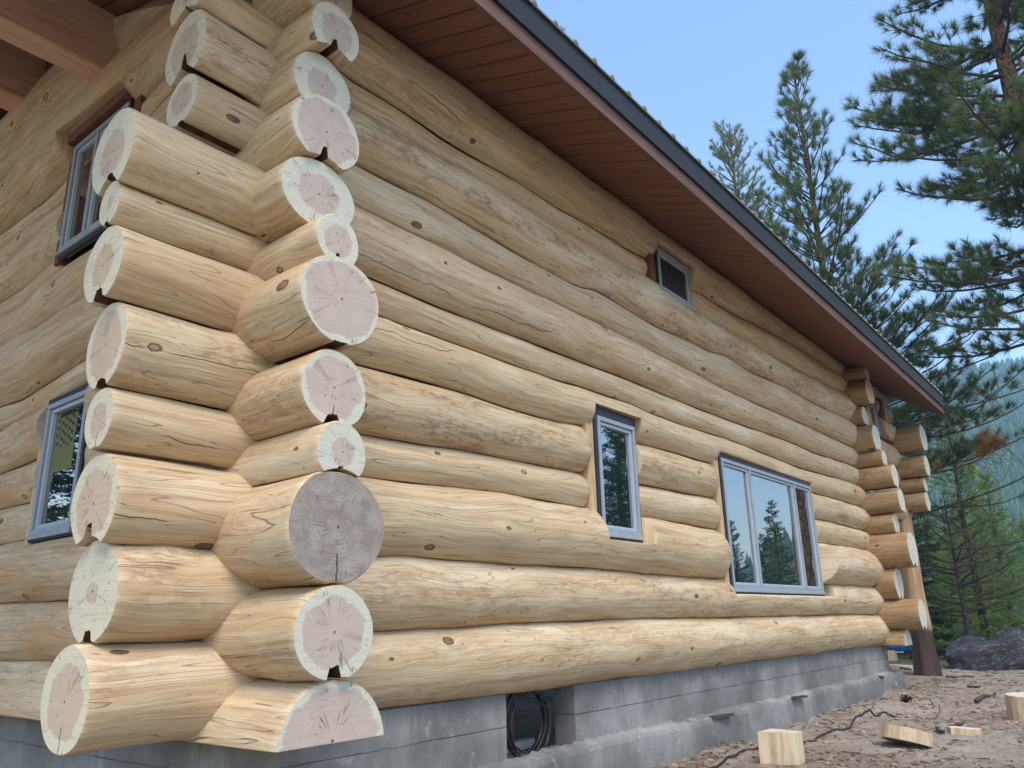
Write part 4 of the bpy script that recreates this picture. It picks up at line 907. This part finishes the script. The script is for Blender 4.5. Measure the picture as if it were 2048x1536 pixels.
# ------------------------------------------------------------------ trees
def tufts(C_, D, size, nn, width, r, spread=.55):
    """bursts of needles: C_ (N,3) tips, D (N,3) directions"""
    N = len(C_); C_ = np.repeat(C_, nn, 0); D = np.repeat(D, nn, 0); M_ = N * nn
    base = C_ - D * (r.rand(M_, 1) * size * .45)
    d = D + r.normal(size=(M_, 3)) * spread; d /= np.linalg.norm(d, axis=1)[:, None]
    ln = size * (.65 + .45 * r.rand(M_, 1)); tip = base + d * ln; tip[:, 2] -= .06 * ln[:, 0] * r.rand(M_)
    s_ = np.cross(d, r.normal(size=(M_, 3))); s_ /= np.linalg.norm(s_, axis=1)[:, None] + 1e-9; s_ *= width
    return np.stack([base - s_, base + s_, tip], 1).reshape(-1, 3)
def pine(name, label, cat, loc, H, crown0, L0, seed, group=None, tuft=.24, nn=22, width=.006, shape=1.0, rise=.35, density=1.0, m_need=None, m_bark=None, m_twig=None, r0=.16, whorl=.55, az_skip=None, top_r=.02, bend=0, limb_r=1.0, extra=None, lenf=None):
    r = np.random.RandomState(seed); root = empty(name, loc); tag(root, label, cat, group)
    bx_, by_ = bend * r.uniform(-1, 1), bend * r.uniform(-1, 1)
    def tp(z): u = z / H; return np.array([bx_ * math.sin(u * 2.2) + .02 * H * .1 * math.sin(u * 9), by_ * math.sin(u * 2.6), z])
    zs = np.linspace(0, H, 26); mb = MB(); mb.tube([tp(z) for z in zs], [r0 * (1 - z / H) ** .8 + top_r + (.35 * r0 * math.exp(-z / .5)) for z in zs], 12)
    tk = mb.build("trunk", m_bark or M_BARK, None, smooth=True); tk.parent = root
    lb = MB(); Cs, Ds = [], []; z = crown0
    def limb(z, az, L, rise_, fol=1.0, rl=1.0):
        p0 = tp(z); n = 9; pts = [p0]; d = np.array([math.cos(az), math.sin(az), rise_]); cur = p0.copy()
        for i in range(1, n):
            t_ = i / (n - 1); dd = d + np.array([r.uniform(-.13, .13), r.uniform(-.13, .13), .5 * t_ * t_ + r.uniform(-.08, .08)]); dd /= np.linalg.norm(dd); cur = cur + dd * L / (n - 1); pts.append(cur.copy())
        rr = min(.012 + .014 * L, .05) * limb_r * rl; lb.tube(pts, [rr * (1 - .8 * i / n) + .003 for i in range(n)], 5, cap=False)
        pts = np.array(pts); Cs.append(pts[-1]); Ds.append((pts[-1] - pts[-2]) / np.linalg.norm(pts[-1] - pts[-2]))
        if fol <= 0 and fol > -1: return
        nt_ = max(2, int(L * 4.2 * density))
        for j in range(nt_):
            t_ = .22 + .78 * (j + r.rand()) / nt_; f = t_ * (n - 1); i = min(int(f), n - 2); q = pts[i] * (1 - (f - i)) + pts[i + 1] * (f - i); dd = pts[i + 1] - pts[i]; dd /= np.linalg.norm(dd)
            sd_ = 1 if j % 2 else -1; side = np.array([-dd[1], dd[0], 0]) * sd_; tl = (.24 + .30 * L * (1 - t_) * r.uniform(.5, 1.1)) * r.uniform(.7, 1.2)
            e = dd * .7 + side * r.uniform(.4, 1.0) + np.array([0, 0, r.uniform(.0, .75)]); e /= np.linalg.norm(e); w_ = e + np.array([0, 0, .35]); w_ /= np.linalg.norm(w_)
            a1 = q + e * tl * .55; a2 = a1 + w_ * tl * .45; lb.tube([q, a1, a2], [.006 * limb_r + .004 * tl, .006 * limb_r, .004], 4, cap=False)
            if r.rand() < fol: Cs.append(a2); Ds.append(w_)
            if tl > .42:
                for kk in range(int(tl / .24)):
                    u_ = r.uniform(.3, .95); q2 = q + e * tl * u_ * .9; e2 = e * .6 + np.array([r.uniform(-.7, .7), r.uniform(-.7, .7), r.uniform(.1, .8)]); e2 /= np.linalg.norm(e2); tl2 = r.uniform(.14, .3)
                    lb.tube([q2, q2 + e2 * tl2], [.005 * limb_r, .004], 4, cap=False)
                    if r.rand() < fol: Cs.append(q2 + e2 * tl2); Ds.append(e2)
    while z < H - .25:
        u = (z - crown0) / (H - crown0); nb = r.randint(3, 6)
        for b_ in range(nb):
            az = r.rand() * 6.283
            L = (lenf(u) if lenf else L0 * (1 - u) ** .75 * min(1, .55 + u * 2.2)) * r.uniform(.65, 1.15) + .22
            if az_skip and az_skip(z, az): continue
            limb(z + r.uniform(-.12, .12), az, L, rise * (1.3 * u + .25) + r.uniform(-.12, .12) + .15 * u)
        z += whorl * r.uniform(.7, 1.3)
    Cs.append(tp(H)); Ds.append(np.array([0, 0, 1.]))
    if extra: extra(limb, tp)
    for k in range(8): Cs.append(tp(H) + np.array([r.uniform(-.12, .12), r.uniform(-.12, .12), -r.uniform(0, .6)])); Ds.append(np.array([r.uniform(-.5, .5), r.uniform(-.5, .5), .8]))
    lo_ = lb.build("limbs", m_twig or M_TWIG, None); lo_.parent = root
    T = tufts(np.array(Cs), np.array(Ds), tuft, nn, width, r); F = np.arange(len(T)).reshape(-1, 3)
    cr = npmesh("crown", T, F, m_need or M_PEPPER); cr.parent = root; return root
def gz(x, y): return float(gh(x, y)) - .05
# big ponderosa whose trunk passes the upper right corner
big_skip = lambda z, az: False
pine("ponderosa_pine", "huge near pine with orange bark crossing the upper right corner", "pine tree", (20.4, -3.75, gz(20.4, -3.75)), 27, 8.2, 5.2, 7, tuft=.34, nn=52, width=.0065, r0=.38, whorl=.42, density=1.15, rise=.05, top_r=.03, limb_r=1.0,
     lenf=lambda u: 4.6 * (1 - u) ** .6 * (1.0 if u > .2 else .8))
# tall pine right of centre
def mid_extra(limb, tp):
    for (z, az, L, rs_) in ((7.6, -1.15, 6.4, -.06), (8.4, -1.35, 6.0, .02), (6.6, -1.2, 5.6, -.02), (7.2, -.9, 5.0, -.1), (5.6, -1.3, 5.4, .0), (9.2, -1.1, 5.2, .05)): limb(z, az, L, rs_, .9, 1.1)
    for (z, az, L, rs_) in ((4.2, -1.2, 6.2, .08), (3.5, -1.35, 5.0, -.18), (4.9, -1.0, 5.0, -.2), (2.8, -1.1, 4.4, -.1)): limb(z, az, L, rs_, -2, 1.2)
midpine = pine("ponderosa_pine", "tall full pine behind the roof edge, its long lower limbs reaching right", "pine tree", (23.6, 2.75, gz(23.6, 2.75)), 21.4, 4.8, 4.3, 15, tuft=.36, nn=50, width=.006, r0=.19, whorl=.42, density=.62, rise=.8, limb_r=.75, extra=mid_extra,
     lenf=lambda u: 5.3 * (1 - u) ** 1.05 + .3)
pine("ponderosa_pine", "sparse grey-limbed pine with a rounded top, left of the tall full pine", "pine tree", (34, 9.4, gz(34, 9.4)), 27.4, 12, 3.4, 22, tuft=.30, nn=38, width=.007, r0=.2, whorl=.40, density=.6, rise=.6, m_need=M_PINE2, m_bark=M_BARKG, m_twig=M_TWIGG, limb_r=1.5,
     lenf=lambda u: 3.3 * max(.03, 1 - u) ** .4)
pine("ponderosa_pine", "pine whose tip just shows above the roof edge at the top of the photo", "pine tree", (38, 22.8, gz(38, 22.8)), 44.2, 30, 3.0, 31, tuft=.3, nn=26, width=.01, r0=.3, whorl=.5, m_need=M_PINE2, m_bark=M_BARKG)
pine("small_pine", "slender small pine with a dark bare trunk standing behind the boulder", "pine tree", (27.2, .95, gz(27.2, .95)), 5.4, 1.5, 1.7, 44, tuft=.17, nn=20, width=.005, r0=.085, whorl=.42, rise=.25, density=.45, top_r=.012, m_bark=M_BARKG, lenf=lambda u: 1.9 * (1 - u) ** .7)
# bare lower limbs with a few dead brown needles
def ray_pt(px, py, dist):
    a = at(px, py, CAM[2] + 1.0); d = a - CAM; h = math.hypot(d[0], d[1]); return CAM + d * (dist / h)
def bare_limb(px, d0, d1, rad, twigs, seed, brown=()):
    n = len(px); pts = [ray_pt(q[0], q[1], d0 + (d1 - d0) * i / (n - 1)) for i, q in enumerate(px)]; r = random.Random(seed); out = []
    for i in range(n - 1):
        for k in range(4): out.append(pts[i].lerp(pts[i + 1], k / 4))
    out.append(pts[-1]); mb = MB(); mb.tube(out, [rad * (1 - .8 * i / len(out)) for i in range(len(out))], 5); Cs, Ds = [], []
    for k in range(twigs):
        i = r.randrange(2, len(out) - 1); p_ = out[i]; d = (out[i + 1 if i + 1 < len(out) else i] - out[i - 1]).normalized(); e = (d * r.uniform(.2, 1) + Vector((r.uniform(-.5, .5), r.uniform(-.7, .7), r.uniform(-1.1, .35)))).normalized(); L = r.uniform(.35, 1.1)
        mid = p_ + e * L * .5 + Vector((0, 0, .03)); tip = p_ + e * L + Vector((0, 0, -.12 * L)); mb.tube([p_, mid, tip], [rad * .35, rad * .25, .004], 4, cap=False)
        for q in range(2): f = r.uniform(.3, .8); b0 = p_.lerp(tip, f); mb.tube([b0, b0 + Vector((r.uniform(-.2, .2), r.uniform(-.3, .3), r.uniform(-.35, .1)))], [rad * .18, .003], 3, cap=False)
    o = mb.build("bare_limb", M_TWIG, None); o.parent = midpine; o.location = -midpine.location
    for q in brown: Cs.append(ray_pt(*q)); Ds.append(np.array([r.uniform(-.4, .4), -.8, r.uniform(-.2, .6)]))
    if Cs:
        T = tufts(np.array([c[:] for c in Cs]), np.array(Ds), .26, 46, .006, np.random.RandomState(seed), .8); b_ = npmesh("dead_needles", T, np.arange(len(T)).reshape(-1, 3), M_DEADN); b_.parent = o
bare_limb([(1842, 948), (1880, 944), (1920, 934), (1955, 920), (1985, 902), (2008, 878)], 23, 19.5, .026, 30, 3, [(1955 + 6 * (i % 7) + (i % 3) * 5, 905 - 5 * (i % 9), 20) for i in range(15)] + [(1873, 925, 22), (1876, 934, 22)])
bare_limb([(1822, 1022), (1860, 1026), (1905, 1045), (1945, 1072), (1978, 1105), (1992, 1145)], 24, 20, .024, 34, 5)
bare_limb([(1800, 848), (1850, 836), (1900, 822), (1960, 806), (2010, 768)], 24, 20, .028, 24, 7)
bare_limb([(1795, 840), (1850, 852), (1890, 872), (1925, 890), (1950, 900)], 24, 21, .02, 18, 9)

# young conifers massed behind the yard: four builds, then copies
def fir_mesh(seed, H, R, m_need, dens=1.0, leaf=.16, droop=.2):
    r = np.random.RandomState(seed); root = empty("conifer", (0, 0, 0))
    mb = MB(); zs = np.linspace(0, H, 12); mb.tube([(0.03 * math.sin(z), .03 * math.cos(z * 1.3), z) for z in zs], [.017 * H * (1 - z / H) ** .9 + .01 for z in zs], 7)
    tk = mb.build("trunk", M_BARKG, None, smooth=True); tk.parent = root
    lb = MB(); V = []; z = H * .06
    while z < H * .985:
        u = z / H; nb = int(5 + 4 * (1 - u)) 
        for b_ in range(nb):
            az = r.rand() * 6.283; L = R * (1 - u) ** .8 * r.uniform(.55, 1.15) + .12; d = np.array([math.cos(az), math.sin(az), .25 - droop + .5 * u + r.uniform(-.1, .1)]); p0 = np.array([0, 0, z + r.uniform(-.1, .1)])
            lb.tube([p0, p0 + d * L * .5, p0 + d * L + np.array([0, 0, .10 * L])], [.010 + .004 * L, .008, .004], 3, cap=False)
            nl = int(L * 34 * dens) + 6; t_ = r.rand(nl) ** .7; side = np.array([-d[1], d[0], 0]); w_ = (.30 * L * (1 - t_ * .75) + .06) * r.uniform(-1, 1, nl)
            c_ = p0 + d * L * t_[:, None] + side * w_[:, None] + np.array([0, 0, 1]) * (.10 * L * t_ ** 2 - .12 * np.abs(w_) + r.normal(0, .03, nl))[:, None]
            ld = d + side * np.sign(w_)[:, None] * r.uniform(.2, 1.1, nl)[:, None] + r.normal(0, .45, (nl, 3)); ld /= np.linalg.norm(ld, axis=1)[:, None]
            sz = leaf * r.uniform(.6, 1.3, nl)[:, None]; s_ = np.cross(ld, r.normal(size=(nl, 3))); s_ /= np.linalg.norm(s_, axis=1)[:, None]; s_ *= sz * .17
            V.append(np.stack([c_ - s_, c_ + s_, c_ + ld * sz], 1).reshape(-1, 3))
        z += (.20 + .02 * H * (1 - u)) * r.uniform(.7, 1.2)
    lo_ = lb.build("limbs", M_TWIG, None); lo_.parent = root
    V = np.concatenate(V); cr = npmesh("crown", V, np.arange(len(V)).reshape(-1, 3), m_need); cr.parent = root
    return root
def copy_tree(src, loc, rz, sc):
    c = src.copy(); COL.objects.link(c); c.location = loc; c.rotation_euler = (0, 0, rz); c.scale = (sc, sc, sc)
    for ch in list(src.children): d = ch.copy(); COL.objects.link(d); d.parent = c
    return c
protos = [fir_mesh(61, 9, 1.9, M_FIR, 1.0), fir_mesh(62, 8, 2.2, M_FIR, .9, droop=.0), fir_mesh(63, 10, 1.6, M_FIR, 1.1), fir_mesh(64, 11, 2.1, M_FIRD, 1.0, droop=.35)]
used = [False] * 4
def put(k, az, dist, H, sub, label, cat="conifer", group=None, rz=0):
    x = CAM[0] + dist * math.cos(R_(az)); y = CAM[1] + dist * math.sin(R_(az)); base = [9, 8, 10, 11][k]; sc = H / base; loc = (x, y, gz(x, y))
    if not used[k]: used[k] = True; o = protos[k]; o.location = loc; o.rotation_euler = (0, 0, rz); o.scale = (sc,) * 3
    else: o = copy_tree(protos[k], loc, rz, sc)
    return tag(o, label, cat, group)
r = random.Random(17)
GRP = "young conifers massed behind the yard"
put(0, 9.2, 37, 10.4, 0, "light green conifer with the tallest spire, directly below the end of the roof", group=GRP)
put(1, 4.2, 34, 7.4, 0, "bushy bright green conifer at the right edge of the photo, behind the boulder", group=GRP)
put(2, 1.4, 36, 9.0, 0, "narrow green conifer at the far right edge of the photo", group=GRP)
put(3, 12.2, 39, 9.5, 0, "dark drooping conifer right behind the porch post", group=GRP)
for i in range(34):
    az = r.uniform(-2.5, 17); dist = r.uniform(33, 62); tgt = np.interp(az, [-2, 2, 5, 8, 12, 17], [.15, .135, .10, .15, .15, .16]) * r.uniform(.55, 1.05)
    H = max(4.0, .55 + tgt * dist + .8 + .055 * max(0, dist - 24)); put(r.choice([0, 0, 1, 1, 2, 3]), az, dist, min(H, 13), 0, "young green conifer in the dense stand behind the yard", group=GRP, rz=r.uniform(0, 6))
for i, (x, y, H, k_) in enumerate(((34.6, -10.0, 7.6, 3), (33.6, -9.6, 6.3, 0), (34.4, -12.0, 6.8, 3), (37, -11.6, 6.5, 3), (33, -12.9, 5.6, 0), (39, -14.5, 6.3, 3), (31.5, -16.5, 13, 3), (29.5, -14.8, 12, 3), (33.5, -19.5, 15, 3), (28, -17.5, 13, 3), (36, -19, 14, 3), (26, -20, 14, 3), (32, -25, 16, 3), (24, -26, 15, 3), (40, -10.2, 6.6, 3))):
    o = copy_tree(protos[k_], (x, y, gz(x, y)), i * 1.1, H / (11 if k_ == 3 else 9)); tag(o, "dark conifer off to the right of the cabin, seen only mirrored in its windows", "conifer", "conifers mirrored in the windows")
for i, (x, y, H) in enumerate(((-5, 20, 18), (-8, 21, 17), (-11, 19, 19), (-14, 23, 20), (-2.5, 24, 18), (-9, 27, 21), (-17, 20, 17), (-22, 26, 20), (-6, 31, 22))):
    o = copy_tree(protos[3], (x, y, gz(x, y)), i * 1.3, H / 11); tag(o, "dark conifer beyond the left side of the cabin, mirrored in the side windows", "conifer", "conifers beyond the left side of the cabin")

# far forest on the hillside
r = np.random.RandomState(77)
az = np.radians(np.concatenate([r.uniform(-4, 16, 19000), r.uniform(-45, -4, 1500)])); dist = 320 + 1050 * r.rand(len(az)) ** .7
X = CAM[0] + dist * np.cos(az); Y = CAM[1] + dist * np.sin(az); Z = hillz(X, Y); N = len(X)
Hh = 11 + 13 * r.rand(N); Rr = Hh * (.15 + .08 * r.rand(N)); Vs, Fs = [], []; off = 0
for (b0, b1, rf_) in ((.0, .7, 1.0), (.35, 1.0, .62)):
    ph = r.rand(N) * 6; ring = []
    for j in range(6):
        a = ph + j * math.pi / 3; rad = Rr * rf_ * (.75 + .5 * r.rand(N)); ring.append(np.stack([X + rad * np.cos(a), Y + rad * np.sin(a), Z + Hh * b0 + Hh * .05 * r.normal(size=N)], 1))
    ring.append(np.stack([X, Y, Z + Hh * b1], 1)); Vv = np.stack(ring, 1).reshape(-1, 3); b_ = np.arange(N)[:, None] * 7 + off
    Fs.append(np.concatenate([b_ + [j, (j + 1) % 6, 6] for j in range(6)], 0)); Vs.append(Vv); off += len(Vv)
m, t, P, O = mat("far_forest"); g = G(t); tc = g.n("ShaderNodeTexCoord").outputs["Object"]
g.put(P.inputs["Base Color"], g.ramp(g.noise(tc, .12, 3), [(.35, c4(.035, .075, .022)), (.65, c4(.13, .19, .06))])); P.inputs["Roughness"].default_value = .9
o = npmesh("forest", np.concatenate(Vs), np.concatenate(Fs), m); tag(o, kind="stuff")

# evening haze over the valley
mb = MB(); mb.box((-64, -760, -70), (1720, 1160, 400)); m = bpy.data.materials.new("valley_haze"); m.use_nodes = True; t = m.node_tree; t.nodes.clear()
pv = t.nodes.new("ShaderNodeVolumePrincipled"); pv.inputs["Color"].default_value = (.42, .68, 1, 1); pv.inputs["Density"].default_value = .00042; pv.inputs["Anisotropy"].default_value = .1
om = t.nodes.new("ShaderNodeOutputMaterial"); t.links.new(pv.outputs[0], om.inputs["Volume"])
o = mb.build("haze", m, None); tag(o, kind="stuff")
scene.cycles.volume_bounces = 1
